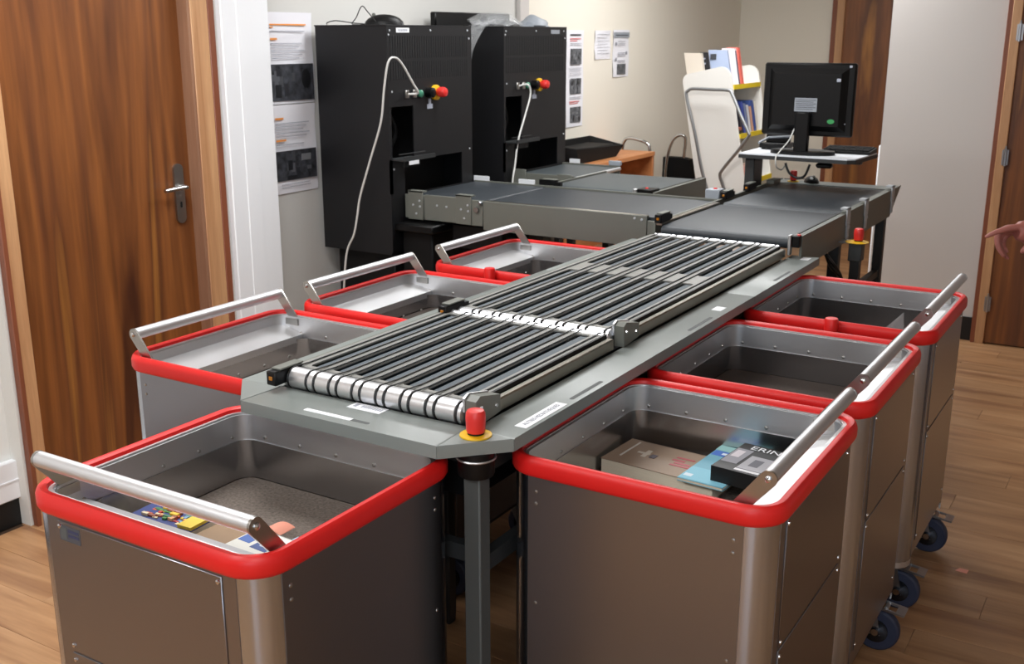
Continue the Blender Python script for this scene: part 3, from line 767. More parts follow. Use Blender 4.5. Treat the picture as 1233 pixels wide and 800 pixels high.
# conveyor 2b: runs towards us, second feeder
c2 = thing('belt_conveyor', 'short dark conveyor behind the cross conveyor with a small dark box at its near corner', 'conveyor', (-.85, 3.0, 0), 'flat belt conveyors')
belt('belt', -1.11, -.615, 2.745, 3.31, ZB_, c2, 'y', m='belt_light')
obj('side_panel', box(-.592, -.582, 2.72, 3.32, .83, .947), 'frame_grey', c2); obj('side_panel', box(-1.13, -1.12, 2.72, 3.32, .83, .947), 'frame_grey', c2)
obj('side_rail', MB().box(-.613, -.592, 2.80, 3.32, .936, .948, ch=.002), 'frame_grey', c2)
obj('rail_slot', MB().box(-.606, -.598, 2.81, 3.30, .948, .950), 'black_plastic', c2)
obj('end_roller', MB().cyl((-1.11, 2.732, .928), (-.60, 2.732, .928), .010, n=14), 'roller_chrome', c2)
bb = obj('end_box', MB().box(-.672, -.596, 2.722, 2.80, .905, .957, ch=.003), 'black_plastic', c2)
obj('end_clamp', MB().box(-.690, -.672, 2.715, 2.735, .905, .957, ch=.002), 'lip_metal', bb)
obj('indicator', MB().lathe((-.64, 2.76, .957), [(.008, 0), (.006, .004)], 10), 'estop_red', bb)
for x, y in ((-1.09, 2.76), (-.61, 2.76), (-1.09, 3.28), (-.61, 3.28)): obj('leg', MB().box(x - .018, x + .018, y - .018, y + .018, 0, .83, ch=.003), 'leg_dark', c2)
# conveyor 2a: out of the far cabinet
c3 = thing('belt_conveyor', 'stubby conveyor coming out of the far black cabinet beside the wooden desk', 'conveyor', (-1.33, 3.28, 0), 'flat belt conveyors')
belt('belt', -1.495, -1.16, 3.045, 3.52, ZB_, c3, 'x', m='belt_light')
obj('side_panel', MB().box(-1.495, -1.15, 3.022, 3.032, .84, .948), 'frame_grey', c3); obj('side_panel', MB().box(-1.495, -1.15, 3.532, 3.542, .84, .948), 'frame_grey', c3)
obj('bracket_plate', MB().box(-1.494, -1.42, 3.014, 3.022, .842, .966, ch=.001), 'frame_grey', c3)
obj('bracket_plate', MB().box(-1.24, -1.16, 3.014, 3.022, .842, .955, ch=.001), 'frame_grey', c3)
obj('end_roller', MB().cyl((-1.146, 3.04, .935), (-1.146, 3.525, .935), .010, n=14), 'roller_chrome', c3)
obj('edge_tag', MB().box(-1.22, -1.15, 3.54, 3.56, .948, .972, ch=.002), 'label_grey', c3); obj('edge_tag', MB().box(-1.46, -1.40, 3.55, 3.558, .945, .968), 'label_white', c3)
for x, y in ((-1.18, 3.06), (-1.18, 3.50)): obj('leg', MB().box(x - .018, x + .018, y - .018, y + .018, 0, .84, ch=.003), 'leg_dark', c3)
cs = thing('control_box', 'pale grey switch box with red button between the cross conveyor and the main belt', 'switch box', (-.31, 2.66, .94))
obj('case', MB().box(-.335, -.272, 2.680, 2.745, .935, .985, ch=.003), 'label_grey', cs)
obj('button', MB().lathe((-.30, 2.71, .985), [(.009, 0), (.008, .005)], 10), 'estop_red', cs)
obj('post', MB().box(-.32, -.29, 2.70, 2.73, 0, .935), 'leg_dark', cs)
# ================================================================== BLACK SORTING CABINETS
def cabinet(y0, label):
    X0_, X1_ = -1.885, -1.505; y1 = y0 + .632; t = thing('control_cabinet', label, 'cabinet', (-1.7, y0 + .316, 0), 'tall black sorter cabinets')
    Y = lambda d: y0 + d
    k = 'cabinet_black'
    obj('side_wall', box(X0_, X1_, Y(0), Y(.008), .70, 1.652), k, t); obj('side_wall', box(X0_, X1_, Y(.624), y1, .70, 1.652), k, t)
    obj('back_wall', box(X0_, X0_ + .008, Y(.008), Y(.624), .70, 1.652), k, t)
    obj('top_cover', MB().box(X0_ - .004, X1_ + .006, Y(-.003), y1 + .003, 1.652, 1.657, ch=.001), k, t)
    obj('bottom_cover', box(X0_, X1_, Y(0), y1, .69, .70), k, t)
    f = MB()
    f.box(X1_, X1_ + .006, Y(0), y1, 1.322, 1.652)
    f.box(X1_, X1_ + .006, Y(0), Y(.016), .955, 1.322); f.box(X1_, X1_ + .006, Y(.172), y1, 1.090, 1.322)
    f.box(X1_, X1_ + .006, Y(.545), y1, .945, 1.090); f.box(X1_, X1_ + .006, Y(0), y1, .70, .945); f.box(X1_, X1_ + .006, Y(0), Y(.10), .945, 1.10)
    fp = obj('front_panel', f, k, t)
    obj('inner_panel', box(X1_ - .16, X1_ - .15, Y(.01), Y(.62), .72, 1.5), 'cabinet_hole', t)
    obj('inner_guide', MB().tube(spline([(X1_ - .06, Y(.05), 1.32), (X1_ - .05, Y(.09), 1.26), (X1_ - .05, Y(.11), 1.20), (X1_ - .06, Y(.09), 1.15)], 5), .012, 8), 'black_plastic', t)
    for z0, z1 in ((1.52, 1.612), (1.435, 1.508)):
        mb = MB()
        for q in range(34): mb.box(X1_ + .006, X1_ + .0072, Y(.022 + q * .0172), Y(.029 + q * .0172), z0, z1)
        stuff(obj('vent_slots', mb, 'cabinet_hole', fp))
    mb = MB()
    for d, z in ((.02, 1.634), (.012, 1.617), (.31, 1.636), (.60, 1.636), (.612, 1.60), (.025, 1.385), (.025, 1.06), (.61, 1.10)): mb.lathe((X1_ + .006, Y(d), z), [(.005, 0), (.004, .002)], 8, (1, 0, 0))
    stuff(obj('screw', mb, 'bracket_light', fp))
    obj('shelf', MB().box(X1_ - .02, X1_ + .075, Y(.016), Y(.235), 1.098, 1.104).box(X1_ + .068, X1_ + .075, Y(.016), Y(.235), 1.104, 1.116).box(X1_ + .04, X1_ + .048, Y(.016), Y(.20), 1.124, 1.127), 'leg_dark', t)
    obj('shelf_bar', MB().box(X1_ + .062, X1_ + .068, Y(.02), Y(.13), 1.072, 1.100), 'black_plastic', t)
    obj('socket', MB().box(X1_ + .006, X1_ + .016, Y(.11), Y(.135), 1.355, 1.388, ch=.002).box(X1_ + .006, X1_ + .016, Y(.165), Y(.19), 1.355, 1.388, ch=.002), 'steel_brushed', fp)
    obj('indicator', MB().lathe((X1_ + .006, Y(.222), 1.370), [(.016, 0), (.016, .01), (.010, .014), (.003, .016)], 14, (1, 0, 0)), 'green_led', fp)
    obj('key_switch', MB().lathe((X1_ + .006, Y(.282), 1.372), [(.022, 0), (.022, .03), (.016, .034)], 16, (1, 0, 0)), 'black_plastic', fp)
    e = obj('emergency_stop', MB().lathe((X1_ + .006, Y(.335), 1.370), [(.033, 0), (.033, .012), (.026, .014)], 20, (1, 0, 0)), 'estop_yellow', fp)
    obj('stop_button', MB().lathe((X1_ + .018, Y(.342), 1.372), [(.018, 0), (.019, .008), (.022, .012), (.0225, .032), (.018, .042), (.006, .046)], 20, (1, 0, 0)), 'estop_red', e)
    obj('switch_tag', MB().box(X1_ + .006, X1_ + .0075, Y(.275), Y(.315), 1.302, 1.322).box(X1_ + .006, X1_ + .0075, Y(.286), Y(.303), 1.322, 1.345), 'label_clip', fp)
    return t, fp
XF = -1.499
cab1, fp1 = cabinet(2.02, 'tall black cabinet nearest the posters, computer mouse lying on its top')
cab2, fp2 = cabinet(2.938, 'tall black cabinet farther from the door, crumpled clear plastic on its top')
l = obj('name_tag', box(XF, XF + .0015, 2.085, 2.175, 1.626, 1.645), 'label_white', fp1); l['label'] = 'white label strip'
mb = MB()
for q in range(7): mb.box(XF + .0015, XF + .002, 2.098 + q * .0095, 2.1035 + q * .0095, 1.631, 1.640)
obj('tag_print', mb, 'ink_grey', fp1)
obj('name_tag', box(XF, XF + .0015, 3.40, 3.49, 1.622, 1.642), 'label_grey', fp2)
obj('shelf_tag', box(-1.4299, -1.428, 2.06, 2.13, 1.082, 1.098), 'label_white', cab1)
# pedestals the cabinets stand on
for y, lab in ((2.06, 'black pedestal box under the near black cabinet'), (2.98, 'black pedestal box under the far black cabinet')):
    t = thing('pedestal', lab, 'pedestal', (-1.68, y + .27, 0), 'pedestals under the cabinets')
    obj('body', MB().box(-1.84, -1.52, y, y + .55, 0, .69, ch=.004), 'black_matte', t)
    if y > 2.5: continue
    obj('side_shelf', MB().box(-1.52, -1.30, y - .02, y + .50, .795 - .0, .83, ch=.006), 'black_plastic', t)
    obj('shelf_box', MB().box(-1.49, -1.33, y + .02, y + .48, .45, .795, ch=.006), 'black_matte', t)
    obj('shelf_foot', MB().box(-1.50, -1.34, y + .05, y + .45, 0, .45), 'black_matte', t)
# white network cables
CB1 = [(-1.485, 2.142, 1.372), (-1.44, 2.150, 1.378), (-1.44, 2.115, 1.42), (-1.44, 2.046, 1.497), (-1.44, 1.996, 1.526), (-1.45, 1.962, 1.508), (-1.47, 1.955, 1.40), (-1.50, 1.965, 1.265)]
CB1 += [(-1.565, 1.965, 1.10), (-1.625, 1.965, .945), (-1.645, 1.965, .86), (-1.668, 1.965, .775), (-1.715, 1.965, .68), (-1.75, 1.97, .45), (-1.78, 1.96, .10), (-1.80, 1.94, FZ + .006)]
tag(obj('network_cable', MB().tube(spline(CB1, 6), .0044, 8), 'cable_white'), 'white cable looping out of the near black cabinet and hanging down to the floor', 'cable')
CB2 = [(-1.485, 3.06, 1.372), (-1.44, 3.07, 1.378), (-1.435, 3.085, 1.33), (-1.44, 3.04, 1.227), (-1.44, 2.975, 1.109), (-1.44, 2.945, .99), (-1.44, 2.92, .90), (-1.45, 2.90, .6), (-1.47, 2.88, .2), (-1.48, 2.86, FZ + .006)]
tag(obj('network_cable', MB().tube(spline(CB2, 6), .0044, 8), 'cable_white'), 'white cable hanging from the far black cabinet behind the cross conveyor', 'cable')
# things on top of the cabinets
ZT_ = 1.657
t = thing('computer_mouse', 'black computer mouse lying on top of the near black cabinet', 'mouse', (-1.55, 2.10, ZT_), 'black computer mice')
def mouse(c, ang, parent, s=1.0):
    vs = MB().sphere((0, 0, 0), 1, 18, 10)
    vs.v = [(x * .032 * s, y * .058 * s, max(z, 0) * .030 * s) for x, y, z in vs.v]
    M_ = Matrix.Translation(c) @ Matrix.Rotation(ang, 4, 'Z')
    b_ = obj('shell', vs.xf(M_), 'black_plastic', parent)
    obj('wheel', MB().cyl((-.004, -.030 * s, .028 * s), (.004, -.030 * s, .028 * s), .008, n=10).xf(M_), 'frame_grey', b_)
mouse((-1.575, 2.105, ZT_), -1.02, t, 1.45)
obj('cord', MB().tube(spline([(-1.56, 2.03, ZT_ + .012), (-1.60, 2.03, ZT_ + .05), (-1.64, 2.04, ZT_ + .075), (-1.68, 2.05, ZT_ + .03), (-1.71, 2.06, ZT_ + .003), (-1.66, 2.10, ZT_ + .003), (-1.72, 2.08, ZT_ + .008), (-1.80, 2.06, ZT_ + .018), (-1.84, 2.05, ZT_ + .010), (-1.86, 2.07, ZT_ + .003)], 6), .0022, 6), 'cord_black', t)
t = thing('flat_screen', 'flat black panel standing at the back of the far cabinet top', 'panel', (-1.86, 3.2, ZT_))
obj('housing', MB().box(-1.88, -1.845, 2.86, 3.56, ZT_, ZT_ + .07, ch=.006), 'black_plastic', t)
obj('foot', MB().box(-1.88, -1.80, 3.1, 3.35, ZT_, ZT_ + .008, ch=.002), 'black_plastic', t)
def crumple(c, size, seed, n=20, m=10, amp=.35, flat=.12):
    rnd = random.Random(seed); ph = [(rnd.uniform(2, 9), rnd.uniform(2, 9), rnd.uniform(2, 9), rnd.uniform(0, 6)) for _ in range(7)]
    b_ = MB().sphere((0, 0, 0), 1, n, m); out = []
    for x, y, z in b_.v:
        d = sum(math.sin(a * x + b2 * y + c2 * z + p) for a, b2, c2, p in ph) / 7
        s = 1 + amp * d; zz = z * s
        out.append((c[0] + x * s * size[0], c[1] + y * s * size[1], c[2] + (max(zz, -flat) + flat) * size[2]))
    b_.v = out; return b_
t = thing('plastic_bag', 'crumpled clear plastic bag drooping off the far black cabinet', 'bag', (-1.6, 3.05, ZT_))
obj('bag_body', crumple((-1.62, 3.06, ZT_ + .001), (.13, .17, .062), 3), 'clear_film', t)
vs = []; fs = []
for i in range(9):
    u = i / 8
    for j in range(5):
        v = j / 4
        wob = .012 * math.sin(9 * u + 3 * v) + .006 * math.sin(23 * u + 11 * v)
        p = Vector((-1.60 - .04 * u, 2.935 - .07 * u - .05 * math.sin(u * 2), ZT_ + .02 - .16 * u * u - .02 * u)) + Vector((.11 * (v - .5) * (1 - .55 * u), .03 * (v - .5), .02 * (v - .5))) + Vector((0, wob, wob * .5))
        vs.append(p)
for i in range(8):
    for j in range(4): fs.append((i * 5 + j, i * 5 + j + 1, i * 5 + j + 6, i * 5 + j + 5))
obj('bag_tail', MB().add(vs, fs), 'clear_film', t)
t = tag(obj('plastic_wrap', crumple((-1.62, 3.44, ZT_ + .001), (.07, .10, .052), 8), 'label_grey'), 'small grey crumpled wrap at the far corner of the far cabinet top', 'wrap')
tag(obj('black_pouch', crumple((-1.70, 3.27, ZT_ + .001), (.08, .07, .026), 12, amp=.2), 'black_matte'), 'small flat black pouch between the clear bag and the grey wrap', 'pouch')
# ================================================================== PAPERS ON THE LEFT WALL
def paper(name, label, y0, y1, z0, z1, x=XW, group=None):
    t = thing(name, label, 'paper', (x, (y0 + y1) / 2, z0), group)
    vs = []; fs = []; n = 8
    for i in range(n + 1):
        z = z1 + (z0 - z1) * i / n
        for j in range(5):
            y = y0 + (y1 - y0) * j / 4
            vs.append((x + .004 + .003 * math.sin(i * 1.1 + j * .6) + (.003 * (i / n - .7) * 3 if i > .7 * n else 0), y, z))
    for i in range(n):
        for j in range(4): fs.append((i * 5 + j, i * 5 + j + 1, i * 5 + j + 6, i * 5 + j + 5))
    N = len(vs); vs += [(v[0] - .0006, v[1], v[2]) for v in vs]; fs += [tuple(i + N for i in f[::-1]) for f in fs]
    obj('sheet', MB().add(vs, fs), 'paper', t); return t
def blocks(t, nm, rects, m, x):
    mb = MB()
    for y0, y1, z0, z1 in rects: mb.box(x, x + .001, y0, y1, z0, z1)
    return stuff(obj(nm, mb, m, t)) if len(rects) > 1 else obj(nm, mb, m, t)
PX = XW + .0095
p = paper('notice_sheet', 'notice with orange headings and a dark photo, upper of the two beside the white pillar', 1.74, 2.045, 1.332, 1.708, group='notices beside the pillar')
blocks(p, 'print_heading', [(1.78, 2.0, 1.655, 1.661), (1.78, 1.80, 1.645, 1.650), (1.78, 1.82, 1.596, 1.604)], 'ink_orange', PX)
blocks(p, 'print_lines', [(1.78, 1.99 - .02 * (q % 3), 1.63 - .0 - z, 1.633 - z) for q, z in enumerate((0, .05, .065, .08, .095, .11))], 'ink_grey', PX)
obj('print_photo', MB().box(PX, PX + .001, 1.76, 2.035, 1.345, 1.497), 'photo_dark', p)
def photo_bits(p, x, y0, z0, w_, h_, seed):
    r_ = random.Random(seed)
    for q in range(9):
        a_, b_ = r_.uniform(0, .8), r_.uniform(0, .7); g = r_.choice([(28, 29, 33), (86, 88, 94), (120, 122, 126), (40, 41, 46), (66, 68, 72)])
        obj('photo_patch', MB().box(x, x + .0004 + .0002 * q, y0 + w_ * a_, y0 + w_ * min(1, a_ + r_.uniform(.06, .24)), z0 + h_ * b_, z0 + h_ * min(1, b_ + r_.uniform(.1, .4))), cmat(g), p)
photo_bits(p, PX + .001, 1.76, 1.345, .275, .152, 5)
obj('photo_patch', MB().prism([(1.985 + .026 * math.cos(q * PI / 8), 1.435 + .040 * math.sin(q * PI / 8)) for q in range(16)], PX + .001, PX + .004, 'x'), cmat((24, 25, 28)), p)
p = paper('notice_sheet', 'notice with orange headings and a dark photo, lower of the two beside the white pillar', 1.745, 2.040, .952, 1.328, group='notices beside the pillar')
blocks(p, 'print_heading', [(1.78, 1.83, 1.268, 1.276), (1.78, 1.84, 1.176, 1.184)], 'ink_orange', PX + .002)
blocks(p, 'print_lines', [(1.78, 1.99 - .02 * (q % 3), 1.25 - z, 1.253 - z) for q, z in enumerate((0, .014, .028, .042, .056, .09))] + [(1.80, 1.98, .99 - z, .992 - z) for z in (0, .012)], 'ink_grey', PX + .002)
obj('print_photo', MB().box(PX + .003, PX + .004, 1.765, 2.025, 1.008, 1.135), 'photo_dark', p)
photo_bits(p, PX + .004, 1.765, 1.008, .26, .127, 9)
p = paper('notice_sheet', 'tall white notice with three photos right of the far black cabinet', 4.35, 4.575, 1.058, 1.645)
for q, z in enumerate((1.44, 1.26, 1.085)):
    blocks(p, 'print_photo', [(4.40, 4.54, z, z + .095)], 'photo_grey', PX); photo_bits(p, PX + .001, 4.40, z, .14, .095, 20 + q)
blocks(p, 'print_bar', [(4.39, 4.53, 1.613, 1.622)], 'ink_dark', PX)
blocks(p, 'print_heading', [(4.39, 4.53, 1.592, 1.597), (4.39, 4.48, 1.58, 1.585), (4.39, 4.52, 1.21, 1.216), (4.39, 4.50, 1.20, 1.204)], 'ink_red', PX)
blocks(p, 'print_lines', [(4.39, 4.54, z, z + .003) for z in (1.565, 1.555, 1.42, 1.41, 1.40, 1.385, 1.375, 1.24, 1.23)], 'ink_faint', PX)
p = paper('notice_sheet', 'small pale sheet of text between the two photo notices', 4.73, 4.955, 1.465, 1.645)
blocks(p, 'print_lines', [(4.76, 4.93 - .03 * (q % 2), 1.62 - q * .02, 1.623 - q * .02) for q in range(7)], 'ink_faint', PX)
p = paper('notice_sheet', 'narrow notice with grey header band, rightmost on the cream wall', 4.995, 5.235, 1.345, 1.65)
blocks(p, 'print_band', [(5.0, 5.23, 1.60, 1.635)], 'label_grey', PX)
blocks(p, 'print_bar', [(5.02, 5.21, 1.612, 1.619)], 'ink_dark', PX + .001)
blocks(p, 'print_lines', [(5.06, 5.17, z, z + .003) for z in (1.575, 1.56, 1.55, 1.50, 1.49, 1.48, 1.45, 1.44)] + [(5.02, 5.045, 1.55, 1.57), (5.02, 5.045, 1.45, 1.47), (5.18, 5.20, 1.49, 1.51)], 'ink_grey', PX)
obj('print_photo', MB().box(PX, PX + .001, 5.05, 5.18, 1.362, 1.43), 'photo_grey', p)
# ================================================================== MONITOR TABLE
t = thing('monitor_table', 'narrow white-topped table on a dark leg carrying the monitor', 'table', (-.08, 3.27, 0))
obj('tabletop', MB().prism([(-.345, 3.105), (.145, 3.085), (.175, 3.11), (.192, 3.42), (-.345, 3.46)], 1.084, 1.100), 'table_white', t)
obj('edge_band', MB().prism([(-.347, 3.102), (.146, 3.082), (.178, 3.108), (.195, 3.422), (-.347, 3.462)], 1.078, 1.0945), 'leg_dark', t)
obj('leg', MB().box(-.325, -.28, 3.13, 3.25, -.001, 1.075, ch=.004), 'leg_dark', t)
obj('foot', MB().box(-.33, -.275, 3.0, 3.55, FZ, .0, ch=.005), 'leg_dark', t)
obj('crossbar', MB().box(-.28, .15, 3.30, 3.34, 1.055, 1.073), 'leg_dark', t)
obj('cable_clip', MB().box(.0, .07, 3.12, 3.16, 1.05, 1.072, ch=.008), 'black_plastic', t)
t = thing('monitor', 'black flat monitor seen from behind with white label and green sticker', 'monitor', (-.088, 3.25, 1.10))
hs = obj('housing', MB().box(-.292, .118, 3.232, 3.262, 1.178, 1.497, ch=.008), 'black_plastic', t)
obj('rear_shell', MB().add([(-.262, 3.232, 1.20), (.088, 3.232, 1.20), (.088, 3.232, 1.475), (-.262, 3.232, 1.475), (-.235, 3.205, 1.225), (.062, 3.205, 1.225), (.062, 3.205, 1.452), (-.235, 3.205, 1.452)],
    [(0, 1, 5, 4), (1, 2, 6, 5), (2, 3, 7, 6), (3, 0, 4, 7), (4, 5, 6, 7), (3, 2, 1, 0)]), 'black_plastic', hs)
obj('screen', box(-.278, .104, 3.2622, 3.2632, 1.20, 1.483), 'well_black', hs)
l = obj('rating_label', box(-.136, -.036, 3.2035, 3.205, 1.287, 1.346), 'label_grey', hs); l['label'] = 'pale rating label with rows of fine print'
mb = MB()
for q in range(6): mb.box(-.131, -.052 + .012 * (q % 2), 3.2028, 3.2035, 1.296 + q * .008, 1.2985 + q * .008)
obj('label_print', mb, 'ink_dark', hs)
obj('sticker', MB().prism([(.030 + .016 * math.cos(a * PI / 8), 1.247 + .010 * math.sin(a * PI / 8)) for a in range(16)], 3.203, 3.205, 'y'), 'green_sticker', hs)
obj('silver_mark', MB().box(.044, .062, 3.2025, 3.205, 1.418, 1.432, ch=.002).box(.088, .10, 3.228, 3.232, 1.478, 1.488, ch=.001).box(.078, .088, 3.228, 3.232, 1.234, 1.239, ch=.001), 'label_clip', hs)
obj('neck', MB().box(-.122, -.058, 3.175, 3.205, 1.108, 1.287, ch=.006), 'black_plastic', t)
obj('base', MB().prism([(-.088 + .145 * math.cos(a * PI / 16), 3.21 + .085 * math.sin(a * PI / 16)) for a in range(32)], 1.1003, 1.116), 'black_plastic', t)
t = thing('keyboard', 'black keyboard lying behind the monitor foot on the white table', 'keyboard', (.11, 3.37, 1.10))
obj('case', MB().prism([(3.30, 1.1003), (3.43, 1.1003), (3.43, 1.122), (3.30, 1.112)], -.03, .188, 'x'), 'black_plastic', t)
mb = MB()
for r in range(5):
    for q in range(13): mb.box(-.022 + q * .0158, -.009 + q * .0158, 3.310 + r * .023, 3.328 + r * .023, 1.114 + r * .0018, 1.119 + r * .0018)
stuff(obj('keys', mb, 'black_matte', t))
t = thing('docking_unit', 'small black device with pale rim at the left end of the table', 'device', (-.26, 3.38, 1.10))
obj('case', MB().box(-.325, -.195, 3.31, 3.44, 1.106, 1.128, ch=.004), 'black_plastic', t)
obj('rim', MB().tube([(-.325, 3.31, 1.13), (-.30, 3.38, 1.150), (-.20, 3.38, 1.158)], .006, 8), 'label_grey', t)
obj('screen', MB().box(-.315, -.20, 3.38, 3.395, 1.128, 1.165, ch=.003), 'black_plastic', t)
obj('foot', MB().box(-.315, -.30, 3.32, 3.335, 1.1003, 1.106).box(-.22, -.205, 3.42, 3.435, 1.1003, 1.106), 'black_matte', t)
tag(obj('monitor_cable', MB().tube(spline([(-.135, 3.222, 1.21), (-.145, 3.19, 1.16), (-.165, 3.13, 1.115), (-.168, 3.085, 1.09), (-.165, 3.09, 1.05), (-.16, 3.15, 1.03), (-.155, 3.18, 1.045)], 6), .0030, 8), 'cable_white'), 'thin white cable draped over the table edge in front of the monitor neck', 'cable')
tag(obj('cable_loop', MB().tube(spline([(-.14, 3.14, 1.062), (-.12, 3.14, 1.02), (-.085, 3.14, 1.0), (-.05, 3.14, 1.01), (-.03, 3.14, 1.062)], 6), .0055, 8), 'cord_black'), 'black cable loop sagging below the monitor table', 'cable')
t = thing('computer_mouse', 'black computer mouse on the end plate of the far belt conveyor', 'mouse', (-.09, 3.425, .946), 'black computer mice')
mouse((-.098, 3.425, .946), .6, t)
obj('cord', MB().tube(spline([(-.09, 3.45, .955), (-.14, 3.47, .955), (-.19, 3.47, .951), (-.24, 3.46, .951)], 6), .0022, 6), 'cord_black', t)
# ================================================================== DESK, TRAY, TROLLEYS
t = thing('desk', 'light wooden desk against the cream wall beside the far black cabinet', 'desk', (-1.76, 4.4, 0))
obj('desktop', MB().box(-1.925, -1.60, 3.75, 5.0, .845, .872, ch=.002), 'desk_wood', t)
obj('end_panel', MB().box(-1.92, -1.605, 4.972, 4.998, 0, .845, ch=.001), 'desk_wood', t); obj('end_panel', MB().box(-1.92, -1.605, 3.76, 3.785, 0, .845, ch=.001), 'desk_wood', t)
obj('back_panel', box(-1.92, -1.90, 3.785, 4.972, .25, .845), 'desk_wood', t)
t = thing('letter_tray', 'shallow black letter tray with flared sides on the wooden desk', 'tray', (-1.76, 4.3, .872))
ya, yb, xa, xb = 4.08, 4.66, -1.88, -1.68
vs = [(xa, ya, .874), (xb, ya, .874), (xb, yb - .08, .874), (xa, yb - .08, .874), (xa - .03, ya - .06, .985), (xb + .01, ya - .06, .965), (xb + .01, yb, .94), (xa - .03, yb, .985)]
v2 = [(v[0] * .96 + (-1.78) * .04, v[1] * .97 + 4.35 * .03, v[2] + .004) for v in vs]
obj('tray_shell', MB().add(vs + v2, [(3, 2, 1, 0), (0, 1, 5, 4), (1, 2, 6, 5), (2, 3, 7, 6), (3, 0, 4, 7), (8, 9, 10, 11), (12, 13, 9, 8), (13, 14, 10, 9), (14, 15, 11, 10), (15, 12, 8, 11), (4, 5, 13, 12), (5, 6, 14, 13), (6, 7, 15, 14), (7, 4, 12, 15)]), 'black_matte', t)
obj('upper_tray', MB().box(-1.885, -1.69, 4.06, 4.57, .90, .955, ch=.01), 'black_matte', t)
obj('paper_slip', MB().box(-1.72, -1.675, 4.55, 4.615, .925, .937), 'page_cream', t)
tag(obj('paper_slip', MB().box(-1.80, -1.64, 3.84, 4.06, .8722, .878), 'paper'), 'small stack of white slips on the desk in front of the letter tray', 'paper')
def trolley(name, label, hoop, body, loc):
    t = thing(name, label, 'trolley', loc, 'tubular frame trolleys by the wall')
    obj('hoop_frame', MB().tube(spline(hoop, 6), .011, 10), 'chrome', t)
    if body:
        obj('bag', MB().prism(body[0], body[1], body[2], 'y'), 'black_matte', t)
    (x0, y0, _), (x1, y1, _2) = hoop[0], hoop[-1]
    obj('base_bar', MB().box(min(x0, x1) - .02, max(x0, x1) + .02, y0 - .02, y0 + .14, .04, .06), 'black_plastic', t)
    for x in (x0, x1): obj('wheel', MB().cyl((x - .012, y0 + .10, FZ + .045), (x + .012, y0 + .10, FZ + .045), .045, n=16), 'black_plastic', t)
    return t
trolley('hand_trolley', 'chrome hoop handle rising behind the right end of the wooden desk', [(-1.885, 5.09, .05), (-1.885, 5.09, .60), (-1.885, 5.09, .85), (-1.87, 5.09, .92), (-1.835, 5.09, .94), (-1.76, 5.09, .932), (-1.70, 5.09, .91), (-1.68, 5.09, .86), (-1.675, 5.09, .6), (-1.675, 5.09, .05)], None, (-1.78, 5.12, 0))
trolley('hand_trolley', 'chrome hoop trolley with black bag between the desk and the white book cart', [(-1.655, 5.31, .05), (-1.655, 5.31, .6), (-1.645, 5.31, .80), (-1.615, 5.31, .91), (-1.57, 5.31, .955), (-1.525, 5.31, .95), (-1.525, 5.33, .90), (-1.545, 5.36, .75), (-1.555, 5.36, .05)],
        ([(-1.70, .20), (-1.44, .20), (-1.44, .62), (-1.50, .79), (-1.56, .80), (-1.69, .80)], 5.34, 5.42), (-1.58, 5.36, 0))
# ================================================================== WHITE BOOK CART
LEAN = .19
def sh(x, z): return x + (1.40 - z) * LEAN
t = thing('book_cart', 'leaning white book cart with yellow shelf edges and grey tube handle', 'cart', (-1.1, 5.28, 0), None)
for y, nm in ((5.0, 'end_panel'), (5.52, 'end_panel')):
    po = []
    x0, x1, zt, r = -1.435, -1.105, 1.425, .06
    base = [(x0, .12), (x1, .12)] + [(x1 - r + r * math.cos(a * PI / 10), zt - r + r * math.sin(a * PI / 10)) for a in range(6)] + [(x0 + r - r * math.sin(a * PI / 10), zt - .045 - r + r * math.cos(a * PI / 10)) for a in range(6)]
    obj(nm, MB().prism([(sh(x, z), z) for x, z in base], y - .009, y + .009, 'y'), 'cart_white', t)
for z in (1.29, .985, .69, .38):
    s = obj('shelf', MB().prism([(sh(-1.42, z), z - .04), (sh(-1.115, z), z), (sh(-1.115, z), z + .016), (sh(-1.42, z), z - .024)], 5.01, 5.51, 'y'), 'cart_white', t)
    obj('shelf_edge', MB().prism([(sh(-1.115, z), z - .006), (sh(-1.100, z), z - .004), (sh(-1.100, z), z + .026), (sh(-1.115, z), z + .024)], 5.01, 5.51, 'y'), 'shelf_yellow', t)
obj('back_panel', MB().prism([(sh(-1.425, z), z) for z in (.2, 1.30)] + [(sh(-1.415, z), z) for z in (1.30, .2)], 5.01, 5.51, 'y'), 'cart_white', t)
hb_ = obj('tube_handle', MB().tube(spline([(-1.16, 4.975, .50), (-1.245, 4.95, .77), (-1.30, 4.93, 1.02), (-1.365, 4.93, 1.235), (-1.355, 4.93, 1.275), (-1.32, 4.93, 1.288), (-1.20, 4.93, 1.286), (-1.09, 4.93, 1.284), (-1.06, 4.925, 1.26), (-.99, 4.90, 1.14), (-.925, 4.88, 1.035), (-.925, 4.88, 1.01), (-.99, 4.89, .92), (-1.09, 4.92, .80), (-1.115, 4.93, .755), (-1.10, 4.94, .70), (-1.06, 4.96, .58), (-1.02, 4.98, .45)], 5), .0105, 10), 'cart_tube', t)
obj('rear_handle', MB().tube(spline([(-1.0, 5.56, 1.2), (-.955, 5.60, 1.23), (-.92, 5.62, 1.17), (-.90, 5.62, 1.05), (-.93, 5.56, .95)], 6), .0105, 10), 'cart_tube', t)
obj('base_frame', MB().box(-1.22, -.84, 5.0, 5.52, .09, .13, ch=.004), 'leg_dark', t)
for x in (-1.18, -.88):
    for y in (5.05, 5.47): obj('caster', MB().cyl((x, y - .015, .025), (x, y + .015, .025), .065, n=16), 'black_plastic', t)
